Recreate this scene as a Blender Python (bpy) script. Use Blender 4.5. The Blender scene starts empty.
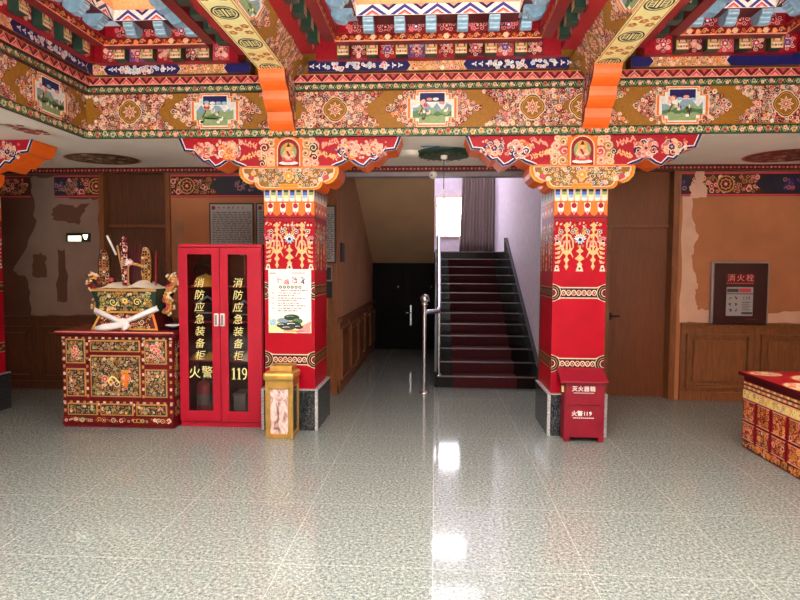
import bpy, math, random
from mathutils import Vector, Matrix
random.seed(11)
PI = math.pi
SC = bpy.context.scene
COL = SC.collection
V3 = Vector

# ------------------------------------------------------------------ materials
def lin(h):
    h = h.lstrip('#')
    c = [int(h[i:i + 2], 16) / 255 for i in (0, 2, 4)]
    return tuple(((x / 12.92) if x <= .04045 else ((x + .055) / 1.055) ** 2.4) for x in c) + (1,)

MATS = {}
def base_mat(name):
    m = bpy.data.materials.new(name)
    m.use_nodes = True
    nt = m.node_tree
    b = nt.nodes['Principled BSDF']
    MATS[name] = m
    return m, nt, b

def paint(name, hexcol, rough=.45, metal=0., var=.18, scale=45., bump=.0, coat=0., spec=.5):
    """plain painted / solid surface with a little procedural wear in its tone"""
    m, nt, b = base_mat(name)
    c = lin(hexcol)
    tc = nt.nodes.new('ShaderNodeTexCoord')
    nz = nt.nodes.new('ShaderNodeTexNoise')
    nz.inputs['Scale'].default_value = scale
    nz.inputs['Detail'].default_value = 4
    nt.links.new(tc.outputs['Object'], nz.inputs['Vector'])
    rp = nt.nodes.new('ShaderNodeValToRGB')
    rp.color_ramp.elements[0].position = .3
    rp.color_ramp.elements[1].position = .7
    rp.color_ramp.elements[0].color = tuple(x * (1 - var) for x in c[:3]) + (1,)
    rp.color_ramp.elements[1].color = tuple(min(1, x * (1 + var)) for x in c[:3]) + (1,)
    nt.links.new(nz.outputs['Fac'], rp.inputs['Fac'])
    nt.links.new(rp.outputs['Color'], b.inputs['Base Color'])
    b.inputs['Roughness'].default_value = rough
    b.inputs['Metallic'].default_value = metal
    b.inputs['Coat Weight'].default_value = coat
    b.inputs['Specular IOR Level'].default_value = spec
    if bump:
        bp = nt.nodes.new('ShaderNodeBump')
        bp.inputs['Strength'].default_value = bump
        bp.inputs['Distance'].default_value = .01
        nt.links.new(nz.outputs['Fac'], bp.inputs['Height'])
        nt.links.new(bp.outputs['Normal'], b.inputs['Normal'])
    return m

PAL = dict(red='#a40a1f', deepred='#8c0a18', maroon='#4c0710', dkred='#6a0a12', rose='#c8414f', pink='#e8938c',
           salmon='#f0a088', cream='#ecccb2', white='#f4f0ea', orange='#ee7524', peach='#f7b880', ochre='#94601a',
           brown='#4a2410', gold='#d79a3a', yellow='#f3db86', green='#4a6e48', dkgreen='#20352a', sage='#8ea06e',
           navy='#191650', indigo='#35328a', blue='#3f63b8', skyblue='#9cc4dc', steel='#86a0b6', black='#120d0e',
           purple='#6b3f86', tan='#c08a4e', palelemon='#f7e6a4', flame='#f06a1c')
for k, v in PAL.items():
    paint(k, v, rough=.45, var=.16, spec=.3)
paint('lacquer_red', '#a3061d', rough=.4, var=.1, scale=5, spec=.12)
paint('cabinet_red', '#a8122b', rough=.4, var=.06, scale=8, spec=.3)
paint('box_red', '#841226', rough=.4, var=.08, scale=9, spec=.3)
paint('hydrant_red', '#2a040b', rough=.35, var=.1, scale=9)
paint('flame_orange', '#f2661a', rough=.35, var=.06, scale=8)
paint('beam_yellow', '#f8e8a6', rough=.5, var=.08, scale=20)
paint('rafter_blue', '#7f9db4', rough=.4, var=.2, scale=30)
paint('rafter_face', '#a9c3d4', rough=.35, var=.2, scale=30)
paint('gold_metal', '#c49a50', rough=.32, metal=.6, var=.15, scale=14)
paint('steel_metal', '#e2e4e8', rough=.27, metal=1., var=.05, scale=20)
paint('silver_frame', '#9a8a8c', rough=.4, metal=.5, var=.1, scale=20)
paint('ceiling_white', '#fdeee0', rough=.6, var=.05, scale=2.5)
paint('plaster_tan', '#ad6a42', rough=.8, var=.12, scale=2.2, bump=.05)
paint('plaster_corridor', '#a87a55', rough=.8, var=.12, scale=2.2, bump=.05)
paint('plaster_patch', '#d6a890', rough=.9, var=.1, scale=5, bump=.1)
paint('plaster_patch_dark', '#94664a', rough=.9, var=.15, scale=5)
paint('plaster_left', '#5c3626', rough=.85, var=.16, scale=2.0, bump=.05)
paint('plaster_left_patch', '#85695c', rough=.9, var=.14, scale=2.6, bump=.08)
paint('stair_wall', '#e2d8e6', rough=.75, var=.08, scale=9, bump=.25)
paint('plaster_soffit', '#d0a57c', rough=.85, var=.08, scale=2)
paint('frieze_dark', '#151226', rough=.5, var=.2)
paint('curtain_cloth', '#8d7a76', rough=.85, var=.15, scale=40)
paint('stair_stone', '#150b0c', rough=.2, var=.3, scale=60, spec=.22)
paint('carpet_maroon', '#3a0810', rough=.75, spec=.2, var=.2, scale=90)
paint('nosing', '#7d7070', rough=.3, metal=.7, var=.1)
paint('dark_door', '#130a07', rough=.6, var=.2, scale=12, spec=.15)
paint('poster_white', '#f6efee', rough=.4, var=.02, scale=4)
paint('notice_grey', '#a39c9c', rough=.4, var=.06, scale=5)
paint('notice_frame', '#2a1b16', rough=.4)
paint('ink', '#3a3236', rough=.6)
paint('ink_red', '#7a1420', rough=.6)
paint('rubber_black', '#141214', rough=.5)
paint('barley', '#efdcc8', rough=.9, var=.25, scale=260, bump=.6)
paint('khata_white', '#f6eef0', rough=.7, var=.05, scale=30)
paint('helmet_yellow', '#e8b23a', rough=.3, var=.05)
paint('cylinder_red', '#b03a44', rough=.3, var=.05)
paint('bag_dark', '#241c22', rough=.7, var=.3)
paint('text_gold', '#f5e39a', rough=.4, var=.03)
paint('text_white', '#f8f0ec', rough=.4, var=.03)
paint('grout_edge', '#8d8d90', rough=.35, var=.3, scale=80)

def wood(name, hexa, hexb, rough=.4, scale=(6, 6, .6)):
    m, nt, b = base_mat(name)
    tc = nt.nodes.new('ShaderNodeTexCoord')
    mp = nt.nodes.new('ShaderNodeMapping')
    mp.inputs['Scale'].default_value = scale
    nz = nt.nodes.new('ShaderNodeTexNoise')
    nz.inputs['Scale'].default_value = 9
    nz.inputs['Detail'].default_value = 6
    nz.inputs['Distortion'].default_value = .6
    rp = nt.nodes.new('ShaderNodeValToRGB')
    rp.color_ramp.elements[0].position = .35
    rp.color_ramp.elements[1].position = .68
    rp.color_ramp.elements[0].color = lin(hexa)
    rp.color_ramp.elements[1].color = lin(hexb)
    nt.links.new(tc.outputs['Object'], mp.inputs['Vector'])
    nt.links.new(mp.outputs['Vector'], nz.inputs['Vector'])
    nt.links.new(nz.outputs['Fac'], rp.inputs['Fac'])
    nt.links.new(rp.outputs['Color'], b.inputs['Base Color'])
    b.inputs['Roughness'].default_value = rough
    return m
wood('wood_door', '#6a3417', '#78401f')
wood('wood_panel', '#70401f', '#8c5430')
wood('wood_frame', '#6d3c1e', '#8a5029')
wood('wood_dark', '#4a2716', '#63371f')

def granite_floor():
    m, nt, b = base_mat('polished_granite_tile')
    L = nt.links.new
    tc = nt.nodes.new('ShaderNodeTexCoord')
    def noise(scale, detail, rough=.6):
        n = nt.nodes.new('ShaderNodeTexNoise')
        n.inputs['Scale'].default_value = scale
        n.inputs['Detail'].default_value = detail
        n.inputs['Roughness'].default_value = rough
        L(tc.outputs['Object'], n.inputs['Vector'])
        return n
    n1 = noise(55, 8, .8)
    n2 = noise(130, 3, .7)
    n3 = noise(1.1, 2)
    r1 = nt.nodes.new('ShaderNodeValToRGB')
    e = r1.color_ramp.elements
    e[0].position = .38; e[0].color = lin('#4c5456')
    e[1].position = .62; e[1].color = lin('#b3b5aa')
    x = r1.color_ramp.elements.new(.5); x.color = lin('#828987')
    L(n1.outputs['Fac'], r1.inputs['Fac'])
    r2 = nt.nodes.new('ShaderNodeValToRGB')
    r2.color_ramp.elements[0].position = .38; r2.color_ramp.elements[0].color = (.5, .52, .53, 1)
    r2.color_ramp.elements[1].position = .58; r2.color_ramp.elements[1].color = (1, 1, .97, 1)
    L(n2.outputs['Fac'], r2.inputs['Fac'])
    mx = nt.nodes.new('ShaderNodeMix'); mx.data_type = 'RGBA'; mx.blend_type = 'MULTIPLY'
    mx.inputs['Factor'].default_value = .75
    L(r1.outputs['Color'], mx.inputs['A']); L(r2.outputs['Color'], mx.inputs['B'])
    # joints between the square slabs
    sp = nt.nodes.new('ShaderNodeSeparateXYZ'); L(tc.outputs['Object'], sp.inputs['Vector'])
    def math_(op, a, bb=None):
        n = nt.nodes.new('ShaderNodeMath'); n.operation = op
        if isinstance(a, (int, float)): n.inputs[0].default_value = a
        else: L(a, n.inputs[0])
        if bb is not None:
            if isinstance(bb, (int, float)): n.inputs[1].default_value = bb
            else: L(bb, n.inputs[1])
        return n.outputs[0]
    T = .792
    fx = math_('ABSOLUTE', math_('SUBTRACT', math_('FRACT', math_('ADD', math_('DIVIDE', sp.outputs['X'], T), 40.5)), .5))
    fy = math_('ABSOLUTE', math_('SUBTRACT', math_('FRACT', math_('ADD', math_('DIVIDE', math_('SUBTRACT', sp.outputs['Y'], 5.325), T), 40.5)), .5))
    jt = math_('LESS_THAN', math_('MINIMUM', fx, fy), .0035)
    mj = nt.nodes.new('ShaderNodeMix'); mj.data_type = 'RGBA'
    L(math_('MULTIPLY', jt, .25), mj.inputs['Factor'])
    L(mx.outputs['Result'], mj.inputs['A']); mj.inputs['B'].default_value = lin('#d8d8d0')
    L(mj.outputs['Result'], b.inputs['Base Color'])
    rr = nt.nodes.new('ShaderNodeMapRange')
    rr.inputs['To Min'].default_value = .04; rr.inputs['To Max'].default_value = .1
    L(n3.outputs['Fac'], rr.inputs['Value'])
    L(rr.outputs['Result'], b.inputs['Roughness'])
    return m
granite_floor()

def speckle(name, a, bcol, scale=160, rough=.15):
    m, nt, b = base_mat(name)
    tc = nt.nodes.new('ShaderNodeTexCoord')
    nz = nt.nodes.new('ShaderNodeTexNoise')
    nz.inputs['Scale'].default_value = scale; nz.inputs['Detail'].default_value = 3
    nt.links.new(tc.outputs['Object'], nz.inputs['Vector'])
    rp = nt.nodes.new('ShaderNodeValToRGB')
    rp.color_ramp.elements[0].position = .5; rp.color_ramp.elements[0].color = lin(a)
    rp.color_ramp.elements[1].position = .68; rp.color_ramp.elements[1].color = lin(bcol)
    nt.links.new(nz.outputs['Fac'], rp.inputs['Fac'])
    nt.links.new(rp.outputs['Color'], b.inputs['Base Color'])
    b.inputs['Roughness'].default_value = rough
    return m
speckle('black_granite', '#15171a', '#6b6f72')
speckle('grey_granite', '#a0a0a4', '#e6e4e4', 120)

def marble():
    m, nt, b = base_mat('pink_marble')
    tc = nt.nodes.new('ShaderNodeTexCoord')
    mp = nt.nodes.new('ShaderNodeMapping'); mp.inputs['Rotation'].default_value = (0, .6, 0)
    mp.inputs['Scale'].default_value = (2.2, 1, 1)
    nz = nt.nodes.new('ShaderNodeTexNoise')
    nz.inputs['Scale'].default_value = 6; nz.inputs['Detail'].default_value = 7; nz.inputs['Distortion'].default_value = 2.2
    rp = nt.nodes.new('ShaderNodeValToRGB')
    e = rp.color_ramp.elements
    e[0].position = .33; e[0].color = lin('#7a5a56')
    e[1].position = .56; e[1].color = lin('#ecd0cc')
    x = e.new(.45); x.color = lin('#cfa8a2')
    nt.links.new(tc.outputs['Object'], mp.inputs['Vector'])
    nt.links.new(mp.outputs['Vector'], nz.inputs['Vector'])
    nt.links.new(nz.outputs['Fac'], rp.inputs['Fac'])
    nt.links.new(rp.outputs['Color'], b.inputs['Base Color'])
    b.inputs['Roughness'].default_value = .2
marble()

def emit(name, hexcol, strength):
    m, nt, b = base_mat(name)
    b.inputs['Base Color'].default_value = lin(hexcol)
    b.inputs['Emission Color'].default_value = lin(hexcol)
    b.inputs['Emission Strength'].default_value = strength
emit('window_glow', '#f4f2ff', 26.0)
emit('skylight_glow', '#ffe6d0', 1.0)
emit('sign_glow', '#f2f6dc', 2.6)

def glass():
    m, nt, b = base_mat('clear_glass')
    out = nt.nodes['Material Output']
    tr = nt.nodes.new('ShaderNodeBsdfTransparent'); tr.inputs['Color'].default_value = (.82, .8, .8, 1)
    gl = nt.nodes.new('ShaderNodeBsdfGlossy'); gl.inputs['Roughness'].default_value = .03
    fr = nt.nodes.new('ShaderNodeFresnel'); fr.inputs['IOR'].default_value = 1.45
    mx = nt.nodes.new('ShaderNodeMixShader')
    nt.links.new(fr.outputs['Fac'], mx.inputs['Fac'])
    nt.links.new(tr.outputs['BSDF'], mx.inputs[1]); nt.links.new(gl.outputs['BSDF'], mx.inputs[2])
    nt.links.new(mx.outputs['Shader'], out.inputs['Surface'])
glass()

# ------------------------------------------------------------------ mesh tools
class Frame:
    """a flat face: origin, u along, v up, n outward"""
    def __init__(s, O, U, V):
        s.O, s.U, s.V = V3(O), V3(U), V3(V)
        s.N = s.U.cross(s.V)
    def p(s, u, v, w=0.):
        return s.O + s.U * u + s.V * v + s.N * w
    def off(s, u=0, v=0, w=0):
        return Frame(s.p(u, v, w), s.U, s.V)
def FRONT(x, y, z=0): return Frame((x, y, z), (1, 0, 0), (0, 0, 1))      # faces -Y, towards the hall
def FACE_R(x, y, z=0): return Frame((x, y, z), (0, 1, 0), (0, 0, 1))     # faces +X, u runs to the back
def FACE_L(x, y, z=0): return Frame((x, y, z), (0, -1, 0), (0, 0, 1))    # faces -X, u runs to the front
def DOWN(x, y, z): return Frame((x, y, z), (1, 0, 0), (0, -1, 0))        # faces down
def UP(x, y, z): return Frame((x, y, z), (1, 0, 0), (0, 1, 0))           # faces up

class MB:
    def __init__(s):
        s.v, s.f, s.m, s.names, s.sm = [], [], [], [], []
        s.cnt = 0
    def mi(s, mat):
        if mat not in s.names: s.names.append(mat)
        return s.names.index(mat)
    def face(s, pts, mat, smooth=False):
        n = len(s.v)
        s.v += [tuple(p) for p in pts]
        s.f.append(tuple(range(n, n + len(pts)))); s.m.append(s.mi(mat)); s.sm.append(smooth)
    def mesh(s, verts, faces, mat, smooth=False):
        n = len(s.v); k = s.mi(mat)
        s.v += [tuple(p) for p in verts]
        for f in faces:
            s.f.append(tuple(n + i for i in f)); s.m.append(k); s.sm.append(smooth)
    def fbox(s, F, u0, u1, v0, v1, w0, w1, mat):
        P = [F.p(u, v, w) for w in (w0, w1) for v in (v0, v1) for u in (u0, u1)]
        s.mesh(P, [(0, 2, 3, 1), (4, 5, 7, 6), (0, 1, 5, 4), (2, 6, 7, 3), (0, 4, 6, 2), (1, 3, 7, 5)], mat)
    def box(s, x0, x1, y0, y1, z0, z1, mat):
        s.fbox(Frame((0, 0, 0), (1, 0, 0), (0, 1, 0)), x0, x1, y0, y1, z0, z1, mat)
    def prism(s, F, poly, w0, w1, mat, side=None, smooth=False):
        n = len(poly)
        a = [F.p(u, v, w0) for u, v in poly]; b = [F.p(u, v, w1) for u, v in poly]
        s.mesh(b, [tuple(range(n))], mat); s.mesh(a, [tuple(range(n - 1, -1, -1))], mat)
        s.mesh(a + b, [(i, (i + 1) % n, n + (i + 1) % n, n + i) for i in range(n)], side or mat, smooth)
    def tube(s, pts, r, mat, n=10, cap=True):
        pts = [V3(p) for p in pts]
        rs = r if isinstance(r, (list, tuple)) else [r] * len(pts)
        rings = []
        up = V3((0, 0, 1))
        for i, p in enumerate(pts):
            t = (pts[min(i + 1, len(pts) - 1)] - pts[max(i - 1, 0)])
            t = t.normalized() if t.length > 1e-9 else V3((0, 0, 1))
            a = t.cross(up if abs(t.dot(up)) < .95 else V3((1, 0, 0))).normalized(); b = t.cross(a)
            rings.append([p + (a * math.cos(2 * PI * k / n) + b * math.sin(2 * PI * k / n)) * rs[i] for k in range(n)])
        vs = [q for r_ in rings for q in r_]; fs = []
        for i in range(len(pts) - 1):
            for k in range(n):
                fs.append((i * n + k, i * n + (k + 1) % n, (i + 1) * n + (k + 1) % n, (i + 1) * n + k))
        s.mesh(vs, fs, mat, True)
        if cap:
            s.mesh(rings[0], [tuple(range(n))], mat); s.mesh(rings[-1], [tuple(range(n - 1, -1, -1))], mat)
    def lathe(s, c, prof, mat, n=24, sx=1., sy=1.):
        c = V3(c); vs = []; fs = []
        for r, z in prof:
            vs += [c + V3((r * sx * math.cos(2 * PI * k / n), r * sy * math.sin(2 * PI * k / n), z)) for k in range(n)]
        for i in range(len(prof) - 1):
            for k in range(n):
                fs.append((i * n + k, i * n + (k + 1) % n, (i + 1) * n + (k + 1) % n, (i + 1) * n + k))
        s.mesh(vs, fs, mat, True)
        if prof[0][0] > 1e-4: s.mesh(vs[:n], [tuple(range(n - 1, -1, -1))], mat)
        if prof[-1][0] > 1e-4: s.mesh(vs[-n:], [tuple(range(n))], mat)
    def ball(s, c, r, mat, n=12, sc=(1, 1, 1)):
        s.lathe(c, [(max(1e-5, r * math.sin(PI * i / 8)) * 1., -r * sc[2] * math.cos(PI * i / 8)) for i in range(9)], mat, n, sc[0], sc[1])
    # ---- painted inlays: thin flat shapes laid one over the other on a face
    def lay(s):
        s.cnt += 1
        return .0008 + s.cnt * 6e-6
    def poly(s, F, pts, mat):
        w = s.lay()
        s.face([F.p(u, v, w) for u, v in pts], mat)
    def rect(s, F, u0, u1, v0, v1, mat):
        s.poly(F, [(u0, v0), (u1, v0), (u1, v1), (u0, v1)], mat)
    def disc(s, F, u, v, r, mat, n=10, ry=None):
        ry = ry or r
        s.poly(F, [(u + r * math.cos(2 * PI * k / n), v + ry * math.sin(2 * PI * k / n)) for k in range(n)], mat)
    def strip(s, F, pts, wd, mat, closed=False):
        w = s.lay(); n = len(pts); L = []; Rr = []
        for i, (u, v) in enumerate(pts):
            if closed: a, b = pts[i - 1], pts[(i + 1) % n]
            else: a, b = pts[max(0, i - 1)], pts[min(n - 1, i + 1)]
            dx, dy = b[0] - a[0], b[1] - a[1]; l = math.hypot(dx, dy) or 1
            h = (wd[i] if isinstance(wd, (list, tuple)) else wd) / 2
            L.append(F.p(u - dy / l * h, v + dx / l * h, w)); Rr.append(F.p(u + dy / l * h, v - dx / l * h, w))
        fs = [(n + i, n + (i + 1) % n, (i + 1) % n, i) for i in range(n if closed else n - 1)]
        s.mesh(L + Rr, fs, mat)
    def build(s, name, parent=None, bevel=0.):
        me = bpy.data.meshes.new(name)
        me.from_pydata(s.v, [], s.f)
        for nme in s.names: me.materials.append(MATS[nme])
        me.polygons.foreach_set('material_index', s.m)
        me.polygons.foreach_set('use_smooth', s.sm)
        me.update()
        o = bpy.data.objects.new(name, me); COL.objects.link(o)
        if parent is not None:
            o.parent = parent
            if parent.type == 'EMPTY' or True:
                o.matrix_parent_inverse = parent.matrix_world.inverted() if parent.type != 'EMPTY' else Matrix.Translation(parent.location).inverted()
        if bevel:
            b = o.modifiers.new('bevel', 'BEVEL'); b.width = bevel; b.segments = 2; b.limit_method = 'ANGLE'; b.angle_limit = 1.0
        return o

def tag(o, label=None, cat=None, group=None, kind=None):
    if label: o['label'] = label
    if cat: o['category'] = cat
    if group: o['group'] = group
    if kind: o['kind'] = kind
    return o
def thing(name, label, cat, loc, group=None):
    o = bpy.data.objects.new(name, None); COL.objects.link(o); o.location = loc
    o.empty_display_size = .1
    return tag(o, label, cat, group)
def struct(o, label=None):
    o['kind'] = 'structure'
    if label: o['label'] = label
    return o

def text(body, size, F, mat, name, parent, shear=0., ext=.0012, w=.001, sx=1., bold=0.):
    cu = bpy.data.curves.new('lettering', 'FONT')
    cu.body = body; cu.size = size; cu.align_x = 'CENTER'; cu.align_y = 'CENTER'
    cu.shear = shear; cu.extrude = ext; cu.resolution_u = 3; cu.offset = bold
    t = bpy.data.objects.new('lettering', cu); COL.objects.link(t)
    dg = bpy.context.evaluated_depsgraph_get(); dg.update()
    me = bpy.data.meshes.new_from_object(t.evaluated_get(dg))
    bpy.data.objects.remove(t); bpy.data.curves.remove(cu)
    for vt in me.vertices:
        c = vt.co.copy(); vt.co = F.p(c.x * sx, c.y, w + ext + c.z)
    me.materials.clear(); me.materials.append(MATS[mat])
    for p in me.polygons: p.material_index = 0
    o = bpy.data.objects.new(name, me); me.name = name; COL.objects.link(o)
    if parent is not None:
        o.parent = parent
        o.matrix_parent_inverse = Matrix.Translation(parent.location).inverted()
    return o

# ------------------------------------------------------------------ painted motifs
SETS = [('cream', 'rose', 'maroon'), ('cream', 'pink', 'dkred'), ('cream', 'salmon', 'white'), ('white', 'navy', 'pink'),
        ('cream', 'sage', 'dkgreen'), ('peach', 'orange', 'dkred'), ('white', 'rose', 'cream'), ('cream', 'purple', 'pink'),
        ('cream', 'green', 'cream'), ('pink', 'deepred', 'cream')]
WARM = [SETS[i] for i in (0, 1, 2, 5, 7, 9, 0, 1, 3, 4)] + [('pink', 'maroon', 'rose'), ('salmon', 'dkred', 'cream'), ('cream', 'maroon', 'rose')]
def blossom(M, F, x, y, r, st, n=5, rot=None):
    rot = random.random() * 6 if rot is None else rot
    def pts(k):
        m = n * 4
        return [(x + r * k * (.78 + .22 * abs(math.cos(n * t / 2))) * math.cos(t + rot), y + r * k * (.78 + .22 * abs(math.cos(n * t / 2))) * math.sin(t + rot))
                for t in [2 * PI * i / m for i in range(m)]]
    M.poly(F, pts(1), st[0]); M.poly(F, pts(.74), st[1]); M.disc(F, x, y, r * .3, st[2], 6)
def curl(M, F, x, y, r, st, rot=None, flip=None, turns=1.35):
    rot = random.random() * 6.3 if rot is None else rot
    fl = (random.choice((1, -1)) if flip is None else flip)
    M.disc(F, x, y, r * 1.08, st[2] if random.random() < .25 else st[1], 9)
    k = 11
    pts = []; wd = []
    for i in range(k):
        t = i / (k - 1); a = rot + fl * t * turns * 2 * PI; q = r * (1 - .8 * t)
        pts.append((x + q * math.cos(a), y + q * math.sin(a))); wd.append(r * (.3 - .12 * t))
    M.strip(F, pts, wd, st[0]); M.disc(F, x, y, r * .2, st[2], 5)
def filigree(M, F, u0, u1, v0, v1, step, inside=None, sets=WARM, leafp=.25, back=None):
    nu = max(1, round((u1 - u0) / step)); nv = max(1, round((v1 - v0) / step))
    cells = [(i, j) for i in range(nu) for j in range(nv)]
    random.shuffle(cells)
    for i, j in cells:
        x = u0 + (i + .5 + random.uniform(-.4, .4)) * (u1 - u0) / nu
        y = v0 + (j + .5 + random.uniform(-.4, .4)) * (v1 - v0) / nv
        if inside and not inside(x, y): continue
        st = random.choice(sets); r = step * random.uniform(.34, .74)
        x = min(max(x, u0 + r * .8), u1 - r * .8); y = min(max(y, v0 + r * .8), v1 - r * .8)
        if back: M.disc(F, x, y, r * 1.25, back if random.random() < .6 else 'cream', 7)
        q = random.random()
        if q < leafp: blossom(M, F, x, y, r, st, random.choice((4, 5, 6)))
        elif q < leafp + .25:
            a = random.random() * 6.3
            M.strip(F, [(x + r * 1.3 * (t - .5) * math.cos(a) - r * .45 * math.sin(t * 6.3) * math.sin(a), y + r * 1.3 * (t - .5) * math.sin(a) + r * .45 * math.sin(t * 6.3) * math.cos(a)) for t in [k / 7 for k in range(8)]], [r * .1, r * .3, r * .4, r * .4, r * .4, r * .4, r * .3, r * .1], st[0])
            M.disc(F, x, y, r * .3, st[1], 6)
        else: curl(M, F, x, y, r, st)
def cluster(M, F, x, y, s, sets=WARM, n=6, sy=.7):
    for k in range(n):
        a = 2 * PI * k / n + .4
        curl(M, F, x + s * .62 * math.cos(a), y + s * .62 * sy * math.sin(a), s * .36, random.choice(sets))
    blossom(M, F, x, y, s * .42, random.choice(sets), 6)
def leaf(M, F, x, y, l, w, a, mat):
    ca, sa = math.cos(a), math.sin(a)
    M.poly(F, [(x + p * ca - q * sa, y + p * sa + q * ca) for p, q in ((0, 0), (l * .35, -w), (l, 0), (l * .35, w))], mat)
def sprig(M, F, x, y, s, mat, fl=1):
    M.strip(F, [(x - fl * s, y - s * .35), (x - fl * s * .3, y + s * .05), (x + fl * s * .3, y - s * .1), (x + fl * s, y + s * .35)], s * .14, mat)
    for k in range(7):
        t = k / 6; px = x + fl * s * (2 * t - 1) * .9; py = y + s * .3 * (2 * t - 1)
        leaf(M, F, px, py, s * .5, s * .13, PI / 2 + random.uniform(-.9, .9), mat); leaf(M, F, px, py, s * .45, s * .13, -PI / 2 + random.uniform(-.9, .9), mat)
def rosette(M, F, x, y, r):
    for k, mt in ((1.0, 'cream'), (.92, 'brown'), (.84, 'gold'), (.78, 'ochre')):
        m = 32
        M.poly(F, [(x + r * k * (.86 + .14 * abs(math.cos(2 * t))) * math.cos(t), y + r * k * (.86 + .14 * abs(math.cos(2 * t))) * math.sin(t)) for t in [2 * PI * i / m for i in range(m)]], mt)
    for k in range(8):
        a = 2 * PI * k / 8
        leaf(M, F, x + r * .14 * math.cos(a), y + r * .14 * math.sin(a), r * .46, r * .12, a, 'cream')
        leaf(M, F, x + r * .2 * math.cos(a), y + r * .2 * math.sin(a), r * .26, r * .06, a, 'rose')
    M.disc(F, x, y, r * .16, 'rose', 8); M.disc(F, x, y, r * .09, 'cream', 6)
def stepped(x, y, w, h):
    a, b, c = w * .5, w * .38, w * .62 / 2
    return [(x - a, y - h * .28), (x - b, y - h * .28), (x - b, y - h * .4), (x - c, y - h * .4), (x - c, y - h * .5), (x + c, y - h * .5), (x + c, y - h * .4), (x + b, y - h * .4), (x + b, y - h * .28), (x + a, y - h * .28),
            (x + a, y + h * .28), (x + b, y + h * .28), (x + b, y + h * .4), (x + c, y + h * .4), (x + c, y + h * .5), (x - c, y + h * .5), (x - c, y + h * .4), (x - b, y + h * .4), (x - b, y + h * .28), (x - a, y + h * .28)]
def landscape(M, F, x, y, w, h):
    M.poly(F, stepped(x, y, w * 1.16, h * 1.14), 'cream'); M.poly(F, stepped(x, y, w * 1.1, h * 1.08), 'orange')
    M.poly(F, stepped(x, y, w, h), 'white')
    M.rect(F, x - w * .28, x + w * .28, y + h * .2, y + h * .47, 'navy')
    for k in range(4): M.disc(F, x - w * .2 + k * w * .14, y + h * random.uniform(.14, .3), w * .07, random.choice(('white', 'skyblue', 'pink')), 8, h * .05)
    for mt, base, amp in (('steel', .02, .22), ('sage', -.08, .16), ('green', -.16, .14), ('sage', -.26, .08)):
        n = 9; pts = [(x - w * .44, y - h * .26)]
        for i in range(n): pts.append((x - w * .44 + w * .88 * i / (n - 1), y + h * (base + amp * random.uniform(-.6, .9))))
        pts.append((x + w * .44, y - h * .26)); M.poly(F, pts, mt)
    M.rect(F, x - w * .3, x + w * .3, y - h * .46, y - h * .26, 'sage')
    for k in range(5):
        px = x + w * random.uniform(-.34, .34); py = y + h * random.uniform(-.36, -.02)
        M.disc(F, px, py, w * .045, random.choice(('white', 'cream', 'brown')), 7, h * .05)
        M.rect(F, px + w * .03, px + w * .055, py, py + h * .1, random.choice(('white', 'dkgreen', 'brown')))
    M.strip(F, [(x - w * .3, y - h * .2), (x - w * .22, y), (x - w * .26, y + h * .12), (x - w * .14, y + h * .2)], w * .03, 'brown')
    for k in range(4): M.disc(F, x - w * .24 + random.uniform(-.08, .1) * w, y + h * random.uniform(.08, .22), w * .05, random.choice(('pink', 'rose', 'cream')), 7)
def deity(M, F, x, y, s):
    """a small seated figure in an arched niche"""
    arch = lambda k: [(x - s * .5 * k, y - s * .5)] + [(x + s * .5 * k * math.cos(t), y + s * .1 + s * .5 * k * math.sin(t)) for t in [PI - PI * i / 10 for i in range(11)]] + [(x + s * .5 * k, y - s * .5)]
    M.poly(F, arch(1), 'orange'); M.poly(F, arch(.86), 'cream'); M.poly(F, arch(.78), 'deepred')
    M.disc(F, x, y + s * .02, s * .3, 'sage', 20, s * .34); M.disc(F, x, y + s * .18, s * .17, 'gold', 14)
    M.disc(F, x, y - s * .38, s * .36, 'white', 14, s * .07); M.disc(F, x, y - s * .27, s * .27, 'rose', 14, s * .09)
    M.poly(F, [(x - s * .1, y - s * .28), (x + s * .1, y - s * .28), (x + s * .16, y + s * .06), (x - s * .16, y + s * .06)], 'salmon')
    for q in (-1, 1): M.strip(F, [(x + q * s * .14, y + s * .04), (x + q * s * .21, y - s * .1), (x + q * s * .06, y - s * .2)], s * .055, 'peach')
    M.poly(F, [(x - s * .1, y + s * .04), (x + s * .06, y - s * .22), (x + s * .12, y - s * .2), (x - s * .02, y + s * .06)], 'deepred')
    M.disc(F, x, y + s * .15, s * .085, 'peach', 12)
    M.poly(F, [(x - s * .08, y + s * .2), (x + s * .08, y + s * .2), (x, y + s * .36)], 'brown')
    M.strip(F, [(x - s * .15, y - s * .1), (x, y - s * .2), (x + s * .15, y - s * .1)], s * .05, 'cream')

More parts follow.
